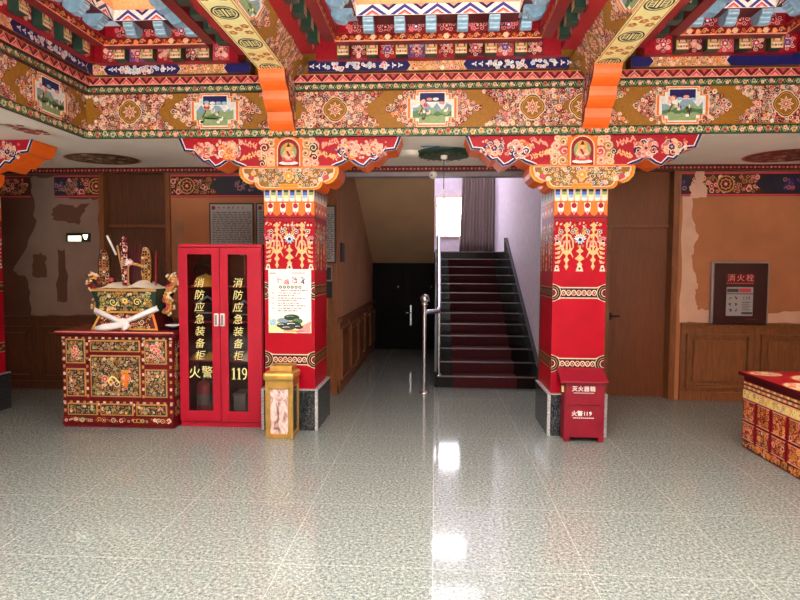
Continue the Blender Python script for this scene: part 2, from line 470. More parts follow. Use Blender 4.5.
# ---- long painted bands
def main_field(M, F, u0, u1, v0, v1, marks):
    hh = (v1 - v0) / 2; vm = (v0 + v1) / 2; st = .027
    M.rect(F, u0, u1, v0, v1, 'ochre')
    for kind, u in marks:
        if kind == 'rosette':
            a, b = max(u0, u - .47), min(u1, u + .47)
            ins = lambda x, y, u=u: abs(x - u) < .25 + .2 * abs(y - vm) / hh
            filigree(M, F, a, b, v0 + .008, v1 - .008, st, ins, WARM, .3, 'dkred')
            for s in (1, -1):
                if u0 < u + s * .27 < u1: blossom(M, F, u + s * .235, vm, .028, ('cream', 'orange', 'white'), 4)
            rosette(M, F, u, vm, .118)
        else:
            a, b = max(u0, u - .45), min(u1, u + .45)
            ins = lambda x, y, u=u: .2 < abs(x - u) + .0 and abs(x - u) < .44 - .22 * abs(y - vm) / hh or abs(y - vm) > hh * .8 and abs(x - u) < .24
            filigree(M, F, a, b, v0 + .008, v1 - .008, st, ins, WARM, .3, 'dkred')
            for s in (1, -1):
                if u0 < u + s * .42 < u1: blossom(M, F, u + s * .4, vm, .024, ('cream', 'navy', 'pink'), 4)
            if u0 < u - .2 and u + .2 < u1: landscape(M, F, u, vm, .4, hh * 1.72)
def green_band(M, F, u0, u1, v0, v1):
    M.rect(F, u0, u1, v0, v1, 'dkgreen'); n = max(1, round((u1 - u0) / .075)); d = (u1 - u0) / n; h = v1 - v0; vm = (v0 + v1) / 2
    for i in range(n):
        x = u0 + (i + .5) * d; s = 1 if i % 2 else -1
        M.strip(F, [(x - d * .5, vm - s * h * .3), (x - d * .2, vm + s * h * .3), (x + d * .2, vm + s * h * .3), (x + d * .5, vm - s * h * .3)], h * .13, 'sage')
        blossom(M, F, x, vm - s * h * .1, h * .34, random.choice((('tan', 'rose', 'dkred'), ('salmon', 'pink', 'cream'), ('cream', 'gold', 'rose'), ('cream', 'sage', 'dkgreen'), ('tan', 'cream', 'rose'))), 5)
        leaf(M, F, x + d * .22, vm, d * .3, h * .12, s * .8, 'cream')
    M.strip(F, [(u0, v0 + h * .05), (u1, v0 + h * .05)], h * .08, 'green')
def pink_band(M, F, u0, u1, v0, v1):
    M.rect(F, u0, u1, v0, v1, 'dkred'); n = max(1, round((u1 - u0) / .13)); d = (u1 - u0) / n; h = v1 - v0
    for i in range(n):
        x = u0 + (i + .5) * d
        M.poly(F, [(x - d * .44, v0 + h * .12), (x + d * .44, v0 + h * .12), (x, v0 + h * .86)], 'salmon')
        M.poly(F, [(x - d * .34, v0 + h * .17), (x + d * .34, v0 + h * .17), (x, v0 + h * .74)], 'rose')
        M.poly(F, [(x - d * .2, v0 + h * .17), (x + d * .2, v0 + h * .17), (x, v0 + h * .5)], 'pink')
        for q in (-.5, .5):
            M.poly(F, [(x + q * d - d * .2, v1 - h * .12), (x + q * d, v0 + h * .42), (x + q * d + d * .2, v1 - h * .12)], 'rose') if u0 < x + q * d - d * .2 and x + q * d + d * .2 < u1 else None
        M.disc(F, x, v1 - h * .16, h * .09, 'cream', 6)
    M.strip(F, [(u0, v0 + h * .05), (u1, v0 + h * .05)], h * .1, 'salmon'); M.strip(F, [(u0, v1 - h * .04), (u1, v1 - h * .04)], h * .09, 'tan')
def blue_band(M, F, u0, u1, v0, v1, hexes):
    """dark blue cartouches with white flowers between busy cream panels"""
    M.rect(F, u0, u1, v0, v1, 'tan'); h = v1 - v0; vm = (v0 + v1) / 2
    filigree(M, F, u0, u1, v0 + .004, v1 - .004, .027, None, [SETS[2], SETS[5], SETS[0], ('cream', 'gold', 'dkred'), SETS[1]], .4)
    for c, hl in hexes:
        a, b = c - hl, c + hl; t = h * .5
        P = lambda k: [(max(u0, a - k), vm), (max(u0, a + t * .8), v1 + k * 0), (min(u1, b - t * .8), v1), (min(u1, b + k), vm), (min(u1, b - t * .8), v0), (max(u0, a + t * .8), v0)]
        M.poly(F, P(.012), 'cream'); M.poly(F, P(0), 'navy')
        if b > u1 + .3 or a < u0 - .3: continue
        fl = hl * .66
        for k in range(46):
            x = c + fl * random.uniform(-.85, .85); y = vm + h * random.uniform(-.4, .4) * (1 - .4 * abs(x - c) / fl)
            if u0 + .02 < x < u1 - .02: blossom(M, F, x, y, h * random.uniform(.12, .24), random.choice((('white', 'cream', 'rose'), ('white', 'white', 'pink'), ('white', 'skyblue', 'cream'), ('white', 'pink', 'rose'))), 5)
        for s in (1, -1):
            for k in range(3): 
                x = c + s * fl * (.85 + .18 * k)
                if u0 < x < u1: leaf(M, F, x, vm, h * .34, h * .11, (0 if s > 0 else PI), 'white'); leaf(M, F, x, vm, h * .3, h * .08, PI / 2 + s * .3 * k, 'white'); leaf(M, F, x, vm, h * .3, h * .08, -PI / 2 - s * .3 * k, 'white')
def scroll_band(M, F, u0, u1, v0, v1):
    M.rect(F, u0, u1, v0, v1, 'dkred'); n = max(1, round((u1 - u0) / .127)); d = (u1 - u0) / n; h = v1 - v0; vm = (v0 + v1) / 2
    for i in range(n):
        x = u0 + (i + .5) * d
        M.strip(F, [(x - d * .5, v0 + h * .25), (x - d * .25, v0 + h * .2), (x, v0 + h * .55), (x + d * .2, v1 - h * .12), (x + d * .38, vm)], h * .22, 'orange')
        curl(M, F, x + d * .12, vm + h * .02, h * .34, ('peach', 'dkred', 'cream'), 0, 1); curl(M, F, x - d * .3, vm, h * .27, ('orange', 'maroon', 'peach'), PI, -1)
    M.strip(F, [(u0, v0 + h * .07), (u1, v0 + h * .07)], h * .15, 'salmon')
def chevron_band(M, F, u0, u1, v0, v1):
    M.rect(F, u0, u1, v0, v1, 'white'); n = max(1, round((u1 - u0) / .25)); d = (u1 - u0) / n; h = v1 - v0
    for i in range(n):
        x = u0 + (i + .5) * d
        for k, mt in ((.5, 'indigo'), (.34, 'white'), (.25, 'rose'), (.17, 'pink'), (.09, 'white')):
            q = k / .5
            M.poly(F, [(x - d * k * .94, v0 + h * .04), (x + d * k * .94, v0 + h * .04), (x, v0 + h * .94 * q)], mt)
        for s in (-1, 1):
            X = x + s * d / 2
            lo, hi = max(u0, X - d * .3), min(u1, X + d * .3)
            if hi - lo > d * .5:
                M.poly(F, [(lo, v1), (X, v0 + h * .4), (hi, v1)], 'navy'); M.poly(F, [(X - d * .17, v1), (X, v0 + h * .66), (X + d * .17, v1)], 'pink')
    M.strip(F, [(u0, v1 - h * .04), (u1, v1 - h * .04)], h * .07, 'salmon')
# ------------------------------------------------------------------ setting
YB = 7.1          # back wall of the hall
ZC = 2.76         # low ceiling behind the pillars
XL, XR = -6.6, 6.3
WX0, WX1 = -3.307, 3.25      # skylight wells between the wall-side beams
m = MB(); m.box(XL, XR, -3.4, 11.3, -.12, 0, 'polished_granite_tile'); struct(m.build('floor'))

def jag(pts, amp=.02, sub=6):
    out = []
    for i, a in enumerate(pts):
        b = pts[(i + 1) % len(pts)]
        for k in range(sub):
            t = k / sub
            out.append((a[0] + (b[0] - a[0]) * t + random.uniform(-amp, amp), a[1] + (b[1] - a[1]) * t + random.uniform(-amp, amp)))
    return out

# back wall pieces around the doorways and the stair opening
m = MB()
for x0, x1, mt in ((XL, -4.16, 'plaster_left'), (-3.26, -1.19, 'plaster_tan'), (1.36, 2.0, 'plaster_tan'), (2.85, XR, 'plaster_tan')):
    m.box(x0, x1, YB, YB + .2, 0, 3.0, mt)
for x0, x1 in ((-4.16, -3.26), (-1.19, 1.36), (2.0, 2.85)): m.box(x0, x1, YB, YB + .2, 2.70, 3.0, 'plaster_tan')
F = FRONT(0, YB)
# bare and repainted plaster patches
m.poly(F, jag([(-5.1, .93), (-5.1, 1.35), (-5.3, 1.5), (-5.15, 1.75), (-5.0, 2.1), (-5.05, 2.66), (-4.72, 2.66), (-4.74, 2.5), (-4.5, 2.38), (-4.18, 2.38), (-4.18, .93)], .02), 'plaster_left_patch')
m.poly(F, jag([(-4.8, 2.12), (-4.75, 2.3), (-4.3, 2.3), (-4.45, 2.05)], .03), 'plaster_left')
m.poly(F, jag([(-4.75, 1.1), (-4.72, 1.75), (-4.62, 1.75), (-4.6, 1.1)], .02), 'plaster_left')
m.poly(F, jag([(-5.06, 1.4), (-5.04, 1.72), (-4.88, 1.7), (-4.88, 1.42)], .02), 'plaster_left')
m.poly(F, jag([(-6.2, 1.0), (-6.2, 1.3), (-5.6, 1.35), (-5.5, 1.0)], .03), 'plaster_left_patch')
m.poly(F, jag([(-3.22, 1.3), (-3.22, 2.12), (-3.1, 2.1), (-3.08, 1.3)], .02), 'plaster_patch_dark')
m.poly(F, jag([(2.89, .92), (2.88, 2.42), (3.0, 2.4), (2.98, 2.2), (3.07, 1.95), (3.0, 1.7), (3.08, 1.4), (3.06, 1.2), (3.1, 1.08), (3.24, 1.06), (3.24, .92)], .015), 'plaster_patch')
m.poly(F, jag([(3.86, .92), (3.86, 1.04), (4.3, 1.07), (5.2, 1.05), (5.2, .92)], .012), 'plaster_patch')
struct(m.build('wall_back'))

# painted frieze under the ceiling, peeled in places
def frieze(M, x0, x1, hexes, v0=2.40, v1=2.68):
    F = FRONT(0, YB - .004)
    M.fbox(F, x0, x1, v0, v1, -.02, 0, 'maroon')
    h = v1 - v0; vm = (v0 + v1) / 2
    M.rect(F, x0, x1, v0 + .03, v1 - .03, 'brown')
    for kind, u in hexes:
        if kind == 'r':
            filigree(M, F, max(x0, u - .42), min(x1, u + .42), v0 + .04, v1 - .04, .05, lambda x, y, u=u: abs(x - u) < .42 - .2 * abs(y - vm) / h, [SETS[0], SETS[9], ('tan', 'dkred', 'pink'), ('tan', 'brown', 'rose')], .3)
            M.disc(F, u, vm, .1, 'tan', 14); M.disc(F, u, vm, .085, 'brown', 14); blossom(M, F, u, vm, .07, ('tan', 'dkred', 'pink'), 8, 0)
        else:
            M.poly(F, [(min(x1, max(x0, a)), b) for a, b in [(u - .42, vm), (u - .28, v1 - .03), (u + .28, v1 - .03), (u + .42, vm), (u + .28, v0 + .03), (u - .28, v0 + .03)]], 'frieze_dark')
            filigree(M, F, max(x0, u - .1), max(x0 + .05, min(x1, u + .3)), v0 + .07, v1 - .07, .05, None, [('tan', 'purple', 'frieze_dark'), ('brown', 'indigo', 'rose')], .5)
    for v in (v0 + .015, v1 - .015): M.strip(F, [(x0, v), (x1, v)], .02, 'rose')
m = MB(); frieze(m, XL, -5.05, [('r', -5.5)]); frieze(m, -4.74, -4.17, [('h', -4.75), ('r', -4.2)])
frieze(m, -3.25, -1.2, [('r', -3.05), ('h', -2.35), ('r', -1.6)]); frieze(m, 2.86, XR, [('h', 2.62), ('r', 3.36), ('h', 4.1), ('r', 4.85), ('h', 5.6)])
F = FRONT(0, YB - .004)
m.poly(F, jag([(2.98, 2.38), (2.95, 2.5), (3.02, 2.6), (3.0, 2.7), (3.12, 2.7), (3.1, 2.55), (3.16, 2.5), (3.14, 2.38)], .012), 'plaster_patch')
struct(m.build('trim_1'), 'painted frieze of flowers along the top of the back wall')
m = MB()
F = FRONT(0, YB - .05)
m.fbox(F, XL, XR, 2.69, ZC, -.08, 0, 'maroon')
x = XL
while x < XR:
    m.disc(F, x, 2.725, .014, 'tan', 6); m.rect(F, x + .03, x + .06, 2.715, 2.735, 'rose'); x += .09
m.fbox(F, XL, XR, 2.69, 2.70, 0, .012, 'wood_dark')
struct(m.build('trim_2'), 'dark cornice strip with small dots under the ceiling')

# wood wainscot
def wainscot(M, F, u0, u1, h, npan, mt='wood_panel'):
    M.fbox(F, u0, u1, 0, h, 0, .02, mt)
    M.fbox(F, u0, u1, h - .035, h, 0, .05, mt); M.fbox(F, u0, u1, h - .06, h - .035, 0, .035, mt)
    M.fbox(F, u0, u1, 0, .1, 0, .035, mt)
    d = (u1 - u0) / npan
    for i in range(npan):
        a, b = u0 + i * d + .09, u0 + (i + 1) * d - .09
        lo, hi = .18, h - .16
        for q in ((a - .03, b + .03, lo - .03, lo), (a - .03, b + .03, hi, hi + .03), (a - .03, a, lo, hi), (b, b + .03, lo, hi)): M.fbox(F, *q, .02, .055, mt)
        M.fbox(F, a + .05, b - .05, lo + .05, hi - .05, .02, .05, mt)
        M.fbox(F, u0 + i * d, u0 + i * d + .05, .1, h - .06, .02, .03, mt)
F = FRONT(0, YB)
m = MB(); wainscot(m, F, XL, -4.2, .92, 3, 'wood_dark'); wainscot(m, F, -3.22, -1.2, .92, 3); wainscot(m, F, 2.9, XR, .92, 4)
struct(m.build('trim_3'), 'wood panelled wainscot along the back wall')

# side and front walls
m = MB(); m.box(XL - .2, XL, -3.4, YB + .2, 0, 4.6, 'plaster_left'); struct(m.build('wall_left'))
m = MB(); m.box(XR, XR + .2, -3.4, YB + .2, 0, 4.6, 'plaster_tan'); struct(m.build('wall_right'))
m = MB()
m.box(XL, -3.2, -3.6, -3.4, 0, 4.6, 'plaster_tan'); m.box(3.2, XR, -3.6, -3.4, 0, 4.6, 'plaster_tan'); m.box(-3.2, 3.2, -3.6, -3.4, 3.0, 4.6, 'plaster_tan')
struct(m.build('wall_front'))

# low ceiling round the wells with painted medallions
m = MB()
m.box(XL, XR, 5.47, YB + .2, ZC, ZC + .03, 'ceiling_white')
m.box(XL, WX0 - .02, -3.4, 5.47, ZC, ZC + .03, 'ceiling_white'); m.box(WX1 + .02, XR, -3.4, 5.47, ZC, ZC + .03, 'ceiling_white')
m.box(WX0 - .3, WX1 + .3, -3.4, .9, 3.9, 3.96, 'ceiling_white'); 
F = DOWN(0, 0, ZC)
def med(x, y, rx, ry, mats):
    m.disc(F, x, -y, rx, mats[0], 36, ry); m.disc(F, x, -y, rx * .93, mats[1], 36, ry * .93)
    for k in range(70):
        a = random.random() * 6.28; q = random.random() ** .5 * .82
        (blossom if k % 3 else curl)(m, F, x + rx * q * math.cos(a), -y + ry * q * math.sin(a), .035, random.choice(mats[2]))
MED = [('tan', 'brown', 'dkgreen'), ('cream', 'rose', 'maroon'), ('tan', 'dkred', 'pink')]
med(-3.76, 6.5, .41, .36, ('tan', 'brown', [('tan', 'dkgreen', 'cream'), ('cream', 'maroon', 'tan'), ('tan', 'dkred', 'cream')])); med(3.72, 6.55, .42, .40, ('rose', 'dkred', [('tan', 'maroon', 'cream'), ('salmon', 'brown', 'cream'), ('rose', 'dkgreen', 'tan')]))
for (x, y) in ((-3.62, 5.35), (3.62, 5.35)):
    for k in range(34): 
        q = random.uniform(-1, 1); curl(m, F, x + random.uniform(-.09, .09), -(y - .4 * abs(q)) + .1, .03, random.choice([('dkred', 'tan', 'brown'), ('brown', 'rose', 'cream')]))
m.disc(F, -.06, -5.92, .1, 'indigo', 18, .035); m.disc(F, -.06, -5.92, .06, 'skyblue', 12, .018)
struct(m.build('ceiling'))

# skylight over the wells
m = MB(); 
for x0, x1 in ((-3.2, -1.55), (-1.28, 1.28), (1.55, 3.15)): m.box(x0, x1, .9, 5.2, 4.06, 4.09, 'skylight_glow')
struct(m.build('window_2'), 'frosted skylight over the hall')
m = MB()
for x in (-3.3, -2.4, -1.42, -.5, .5, 1.42, 2.35, 3.25): m.box(x - .02, x + .02, .9, 5.2, 4.0, 4.07, 'cream')
for y in (1.8, 2.7, 3.6, 4.5): m.box(-3.3, 3.25, y - .02, y + .02, 4.0, 4.07, 'cream')
struct(m.build('trim_4'), 'skylight glazing bars')

# doors
def leaf_door(name, x0, x1, frame_w, lab, mt, y=YB + .14):
    M = MB(); F = FRONT(0, y)
    M.fbox(F, x0, x1, 0, 2.06, -.05, 0, mt)
    M.fbox(F, x0 + .1, x1 - .1, .25, .95, 0, .006, mt); M.fbox(F, x0 + .1, x1 - .1, 1.1, 1.9, 0, .006, mt)
    o = M.build(name); struct(o, lab)
    M = MB()
    M.fbox(F, x0 - .03, x1 + .03, 2.06, 2.70, -.04, .03, mt); M.fbox(F, x0 - .03, x1 + .03, 2.045, 2.075, 0, .05, 'wood_frame')
    for a, b in ((x0 - frame_w, x0), (x1, x1 + frame_w)):
        M.fbox(F, a, b, 0, 2.70, -.05, .17, 'wood_frame')
    struct(M.build('door_frame', o)); return o
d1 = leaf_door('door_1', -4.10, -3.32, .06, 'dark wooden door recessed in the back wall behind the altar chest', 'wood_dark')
d2 = leaf_door('door_2', 2.06, 2.77, .07, 'plain brown wooden door recessed in the back wall beside the pillar', 'wood_door')
m = MB(); F = FRONT(2.12, YB + .14); m.fbox(F, -.02, .02, .93, 1.02, 0, .012, 'rubber_black'); m.tube([F.p(0, .98, .01), F.p(0, .98, .05), F.p(.1, .98, .05)], .01, 'rubber_black', 8)
struct(m.build('door_handle', d2))

# ---- stairwell and corridor
m = MB(); m.box(-1.37, -1.19, YB + .2, 11.2, 0, 6.0, 'plaster_corridor'); o = struct(m.build('wall_corridor'))
m = MB(); wainscot(m, FACE_R(-1.19, YB + .0), 0, 4.0, .92, 5); m.fbox(FRONT(0, YB), -1.37, -1.19, 0, .92, 0, .03, 'wood_panel')
m.fbox(FRONT(0, YB), -1.30, -1.19, .92, 2.7, 0, .015, 'wood_panel')
struct(m.build('trim_5'), 'pale wood wainscot on the corridor wall')
m = MB(); m.box(1.345, 1.5, YB + .2, 14.0, 0, 6.0, 'stair_wall'); struct(m.build('wall_stair'))
m = MB(); m.box(1.285, 1.36, YB - .03, YB + .2, 0, 2.70, 'wood_frame'); struct(m.build('trim_6'), 'wooden jamb at the right of the stair opening')
m = MB(); m.box(-1.19, 1.3, YB - .03, YB + .12, 2.64, 2.70, 'silver_frame'); struct(m.build('trim_7'), 'metal shutter rail over the stair opening')
m = MB()   # window wall with an opening
W0, W1, Z0, Z1 = .03, .74, 2.30, 3.18
for a, b, c, d in ((-1.4, W0, 0, 6), (W1, 1.5, 0, 6), (W0, W1, 0, Z0), (W0, W1, Z1, 4.95), (W0, W1, 5.35, 6)): m.box(a, b, 13.8, 14.0, c, d, 'stair_wall')
struct(m.build('wall_window'))
m = MB(); m.box(-1.4, 1.5, YB + .2, 14.0, 6.0, 6.1, 'stair_wall'); m.box(-1.4, 1.5, YB, YB + .2, 3.0, 6.1, 'stair_wall'); struct(m.build('wall_stair_head'))
m = MB(); m.box(-1.4, -1.2, 11.2, 14.0, 1.6, 6.0, 'stair_wall'); struct(m.build('wall_landing'))
m = MB(); m.box(W0, W1, 13.9, 13.92, Z0, Z1, 'window_glow'); m.box(W0, W1, 13.9, 13.92, 4.95, 5.35, 'window_glow')
w1 = struct(m.build('window_1'), 'bright frosted window above the stair landing')
m = MB()
for a, b, c, d in ((W0 - .04, W0, Z0 - .04, Z1 + .04), (W1, W1 + .04, Z0 - .04, Z1 + .04), (W0, W1, Z0 - .04, Z0), (W0, W1, Z1, Z1 + .04), (W0, W1, 4.91, 4.95), (W0, W1, 5.35, 5.39)): m.box(a, b, 13.76, 13.9, c, d, 'cream')
struct(m.build('window_frame', w1))
m = MB()   # landing and return flight above the corridor
m.box(-1.2, 1.345, 11.2, 13.8, 1.62, 1.8525, 'stair_stone'); struct(m.build('floor_landing'))
m = MB()
F = FACE_R(-1.19, 0)
m.prism(F, [(11.2, 1.62), (11.2, 1.85), (8.35, 3.35), (8.35, 2.98)], 0, 1.17, 'plaster_soffit')
m.box(-1.19, -.02, YB + .2, 8.36, 2.98, 3.2, 'plaster_corridor')
struct(m.build('ceiling_corridor'), 'sloping underside of the return flight')

R_, T_, S0 = .1425, .30, 7.57
st = thing('staircase', 'dark stone staircase with a maroon runner climbing between the two red pillars', 'staircase', (.68, S0, 0))
m = MB(); mc = MB(); mn = MB()
SX0, SX1 = .03, 1.34
for i in range(12):
    y0 = S0 + i * T_; m.box(SX0, SX1, y0, 11.2, i * R_, (i + 1) * R_, 'stair_stone')
    mc.box(.24, 1.06, y0 - .006, y0, i * R_ + .004, (i + 1) * R_, 'carpet_maroon'); mc.box(.24, 1.06, y0 - .006, y0 + T_, (i + 1) * R_, (i + 1) * R_ + .006, 'carpet_maroon')
    mn.box(SX0, SX1, y0 - .012, y0 + .02, (i + 1) * R_ - .004, (i + 1) * R_ + .009, 'nosing')
i = 12; m.box(SX0, SX1, S0 + 12 * T_, S0 + 12 * T_ + .03, 1.62, 1.8525, 'stair_stone'); mn.box(SX0, SX1, S0 + 12 * T_ - .012, S0 + 12 * T_ + .02, 1.85, 1.862, 'nosing')
m.build('steps', st); mc.build('carpet_runner', st)['label'] = 'maroon carpet runner'; mn.build('nosing_strips', st)['label'] = 'pale metal nosing strips'
m = MB(); m.prism(FACE_R(1.29, 0), [(7.45, 0), (7.45, .3), (11.1, 2.12), (11.2, 2.12), (11.2, 1.7), (7.7, 0)], 0, .05, 'black_granite'); m.build('stringer', st)
m = MB(); m.prism(FACE_R(.0, 0), [(7.57, 0), (7.57, .2), (11.17, 1.9), (11.17, 0)], 0, .04, 'stair_stone'); m.build('side_panel', st)

rl = thing('stair_railing', 'polished steel stair railing with a ball topped newel post', 'railing', (-.127, 7.2, 0))
m = MB(); m.tube([(-.127, 7.2, 0), (-.127, 7.2, 1.12)], .024, 'steel_metal', 14); m.lathe((-.127, 7.2, 0), [(.06, 0), (.06, .012), (.026, .03)], 'steel_metal'); 
o = m.build('newel_post', rl); m = MB(); m.ball((-.127, 7.2, 1.17), .058, 'steel_metal', 16); m.lathe((-.127, 7.2, 1.08), [(.025, 0), (.045, .02), (.025, .04)], 'steel_metal'); m.build('ball_finial', o)
m = MB(); yb = [(-.127, 7.2, 1.0), (-.02, 7.4, 1.0), (.035, 7.52, 1.0), (.05, 7.6, 1.03), (.052, 7.72, 1.09), (.055, 11.15, 2.72), (.06, 11.4, 2.8), (.06, 11.9, 2.8)]
m.tube(yb, .03, 'steel_metal', 14); m.build('handrail', rl)
for y, zb, zt in ((7.66, R_, 1.05), (9.5, R_ * 7, 1.93), (11.25, 1.855, 2.77)):
    m = MB(); m.tube([(.055, y, zb), (.055, y, zt)], .02, 'steel_metal', 12); m.lathe((.055, y, zb), [(.045, 0), (.045, .01), (.02, .025)], 'steel_metal'); m.build('post', rl)

m = MB()   # dark double doors under the landing
F = FRONT(0, 11.14); m.fbox(F, -1.19, .0, 0, 1.64, -.1, 0, 'dark_door')
for a, b in ((-1.02, -.48), (-.44, -.02)):
    m.fbox(F, a, b, .02, 1.58, 0, .03, 'dark_door'); m.fbox(F, a + .1, b - .1, .2, .7, .03, .045, 'dark_door'); m.fbox(F, a + .1, b - .1, .85, 1.45, .03, .045, 'dark_door')
d3 = struct(m.build('door_3'), 'dark double doors at the end of the corridor under the stair landing')
for nm, x, z in (('door_knob', -.70, 1.185), ('door_knob', -.06, 1.189)):
    m = MB(); m.ball(F.p(x, z, .06), .028, 'steel_metal'); struct(m.build(nm, d3))
m = MB(); m.fbox(F, -.47, -.44, .46, .84, .03, .05, 'steel_metal'); m.tube([F.p(-.455, .7, .05), F.p(-.455, .7, .1), F.p(-.54, .7, .1)], .014, 'steel_metal', 8); struct(m.build('door_handle', d3))

m = MB()   # curtain beside the landing window
n = 64; F = FRONT(0, 13.55)
P = [(.60 + .80 * i / n, .045 * math.sin(i * 1.15) + .02 * math.sin(i * .37)) for i in range(n + 1)]
for i in range(n):
    (a, wa), (b, wb) = P[i], P[i + 1]
    rows = [1.9 + (4.05 - 1.9) * k / 6 for k in range(7)]
    for k in range(0):
        fl = lambda z, x: .95 + (x - .95) * (1 + .06 * (1 - (z - 1.9) / 2.1)) - .03 * (1 - (z - 1.9) / 2.1)
        m.face([F.p(fl(rows[k], a), rows[k], wa), F.p(fl(rows[k], b), rows[k], wb), F.p(fl(rows[k + 1], b), rows[k + 1], wb), F.p(fl(rows[k + 1], a), rows[k + 1], wa)], 'curtain_cloth', True)
rows = [1.87 + 2.2 * k / 8 for k in range(9)]
vs = [F.p(.97 + (u - .97) * (1.08 - .1 * (z - 1.87) / 2.2) - .03 * (1 - (z - 1.87) / 2.2), z, w_) for z in rows for u, w_ in P]
m.mesh(vs, [(k * (n + 1) + i, k * (n + 1) + i + 1, (k + 1) * (n + 1) + i + 1, (k + 1) * (n + 1) + i) for k in range(8) for i in range(n)], 'curtain_cloth', True)
o = m.build('curtain'); tag(o, 'grey brown curtain hanging in folds beside the bright stair window', 'curtain')
sol = o.modifiers.new('cloth', 'SOLIDIFY'); sol.thickness = .006

# ------------------------------------------------------------------ painted beams and cornices
YF = 5.45                       # front face of the lintel
CB = [(-1.53, -1.30), (1.30, 1.53)]   # cross beams
NEAR = 2.3
def cp(o, parent, loc, rz=0):
    c = o.copy(); COL.objects.link(c); c.parent = parent
    c.matrix_parent_inverse = Matrix.Translation(parent.location).inverted()
    c.location = loc; c.rotation_euler = (0, 0, rz); return c

lint = thing('painted_lintel', 'long painted lintel with ochre fields and landscape panels resting on the red pillars', 'beam', (0, YF + .2, ZC))
m = MB(); m.box(WX0 - .3, WX1 + .3, YF, YF + .4, 2.80, 3.75, 'ochre'); F = FRONT(0, YF)
main_field(m, F, WX0, -1.53, 2.83, 3.168, [('rosette', -2.88), ('landscape', -2.06), ('rosette', -1.22)])
main_field(m, F, -1.30, 1.30, 2.83, 3.168, [('rosette', -.93), ('landscape', -.04), ('rosette', .86)])
main_field(m, F, 1.53, WX1, 2.83, 3.168, [('rosette', 1.3), ('landscape', 2.17), ('rosette', 3.05)])
m.build('beam_body', lint)
for nm, fn, d, v0, v1 in (('lower_flower_band', green_band, .015, 2.757, 2.83), ('upper_flower_band', green_band, .05, 3.166, 3.222), ('petal_band', pink_band, .09, 3.222, 3.295)):
    m = MB(); F = FRONT(0, YF - d); 
    for x0, x1 in ((WX0, CB[0][0]), (CB[0][1], CB[1][0]), (CB[1][1], WX1)):
        if v0 < 2.8: x0, x1 = (x0 if x0 == WX0 else x0 - .12), (x1 if x1 == WX1 else x1 + .11)
        m.fbox(F, x0, x1, v0, v1, -d - .02, 0, 'maroon'); fn(m, F, x0, x1, v0, v1)
    m.build(nm, lint)

def wall_beam(F, u0, u1, marks, loc, lab, hexes):
    b = thing('painted_wall_beam', lab, 'beam', loc)
    m = MB(); m.fbox(F, u0 if u0 < 0 else .9, u1 if u0 > 0 else -.9, 2.80, 3.9, -.3, 0, 'ochre'); main_field(m, F, u0, u1, 2.83, 3.168, marks); m.build('beam_body', b)
    for nm, fn, d, v0, v1 in (('lower_flower_band', green_band, .015, 2.757, 2.83), ('upper_flower_band', green_band, .05, 3.166, 3.222), ('petal_band', pink_band, .09, 3.222, 3.295)):
        m = MB(); G = F.off(w=d); a, c = (u0, u1 - d) if u0 > 0 else (u0 + d, u1)
        m.fbox(G, a, c, v0, v1, -d - .02, 0, 'maroon'); fn(m, G, a, c, v0, v1); m.build(nm, b)
    # rounded studs along the ledge
    m = MB(); k = 0
    for i in range(30):
        u = (u1 - .12 - i * .095) if u0 > 0 else (u0 + .12 + i * .095)
        m.fbox(F, u - .02, u + .02, 3.296, 3.318, 0, .11, 'rose')
    m.build('stud_row', b)
wall_beam(FACE_R(WX0, 0), NEAR, YF, [('rosette', 5.75), ('landscape', 4.93), ('rosette', 4.1), ('landscape', 3.25), ('rosette', 2.45)], (WX0, 4, ZC), 'painted beam on the left running from the lintel corner towards the viewer', None)
wall_beam(FACE_L(WX1, 0), -YF, -NEAR, [('rosette', -5.6), ('landscape', -4.8), ('rosette', -4.0), ('landscape', -3.1)], (WX1, 4, ZC), 'painted beam on the right running towards the viewer above the red topped chest', None)

# prototypes of the repeated blocks
m = MB(); F = FRONT(0, 0)
H_ = .162
m.fbox(F, -.052, .052, 0, H_, -.02, .08, 'dkgreen'); G = F.off(w=.08)
m.rect(G, -.05, .05, .002, H_ - .003, 'gold'); m.rect(G, -.043, .043, .055, H_ - .008, 'sage')
m.poly(G, [(-.032, .058)] + [(.032 * math.cos(t), .11 + .036 * math.sin(t)) for t in [PI - PI * i / 8 for i in range(9)]] + [(.032, .058)], 'dkred')
m.poly(G, [(-.026, .06), (.026, .06), (.014, .105), (-.014, .105)], 'salmon'); m.disc(G, 0, .115, .015, 'cream', 10)
m.poly(G, [(-.047, .006), (.047, .006), (.036, .05), (-.036, .05)], 'cream')
for k in range(4): m.disc(G, -.033 + k * .022, .028, .011, ('sage', 'rose')[k % 2], 7)
NICHE = m; 
def niche_obj(parent): return NICHE.build('niche_block', parent)
RA = MB(); prof = [(0, .1), (.165, .1), (.168, .085), (.16, .058), (.135, .05), (.128, .03), (.112, .01), (.09, .003), (.04, .012), (0, .05)]
FF = Frame((0, 0, 0), (0, -1, 0), (0, 0, 1))
RA.prism(FF, prof, -.043, .043, 'rafter_blue')
for a, b, c, d in ((.07, .12, .17, .176), (.02, .058, .112, .137)):
    pass
G = FRONT(0, 0)
RA.face([G.p(-.036, .062, .1625), G.p(.036, .062, .1625), G.p(.036, .096, .169), G.p(-.036, .096, .169)], 'rafter_face')
RA.face([G.p(-.036, .012, .115), G.p(.036, .012, .115), G.p(.036, .046, .1355), G.p(-.036, .046, .1355)], 'rafter_face')

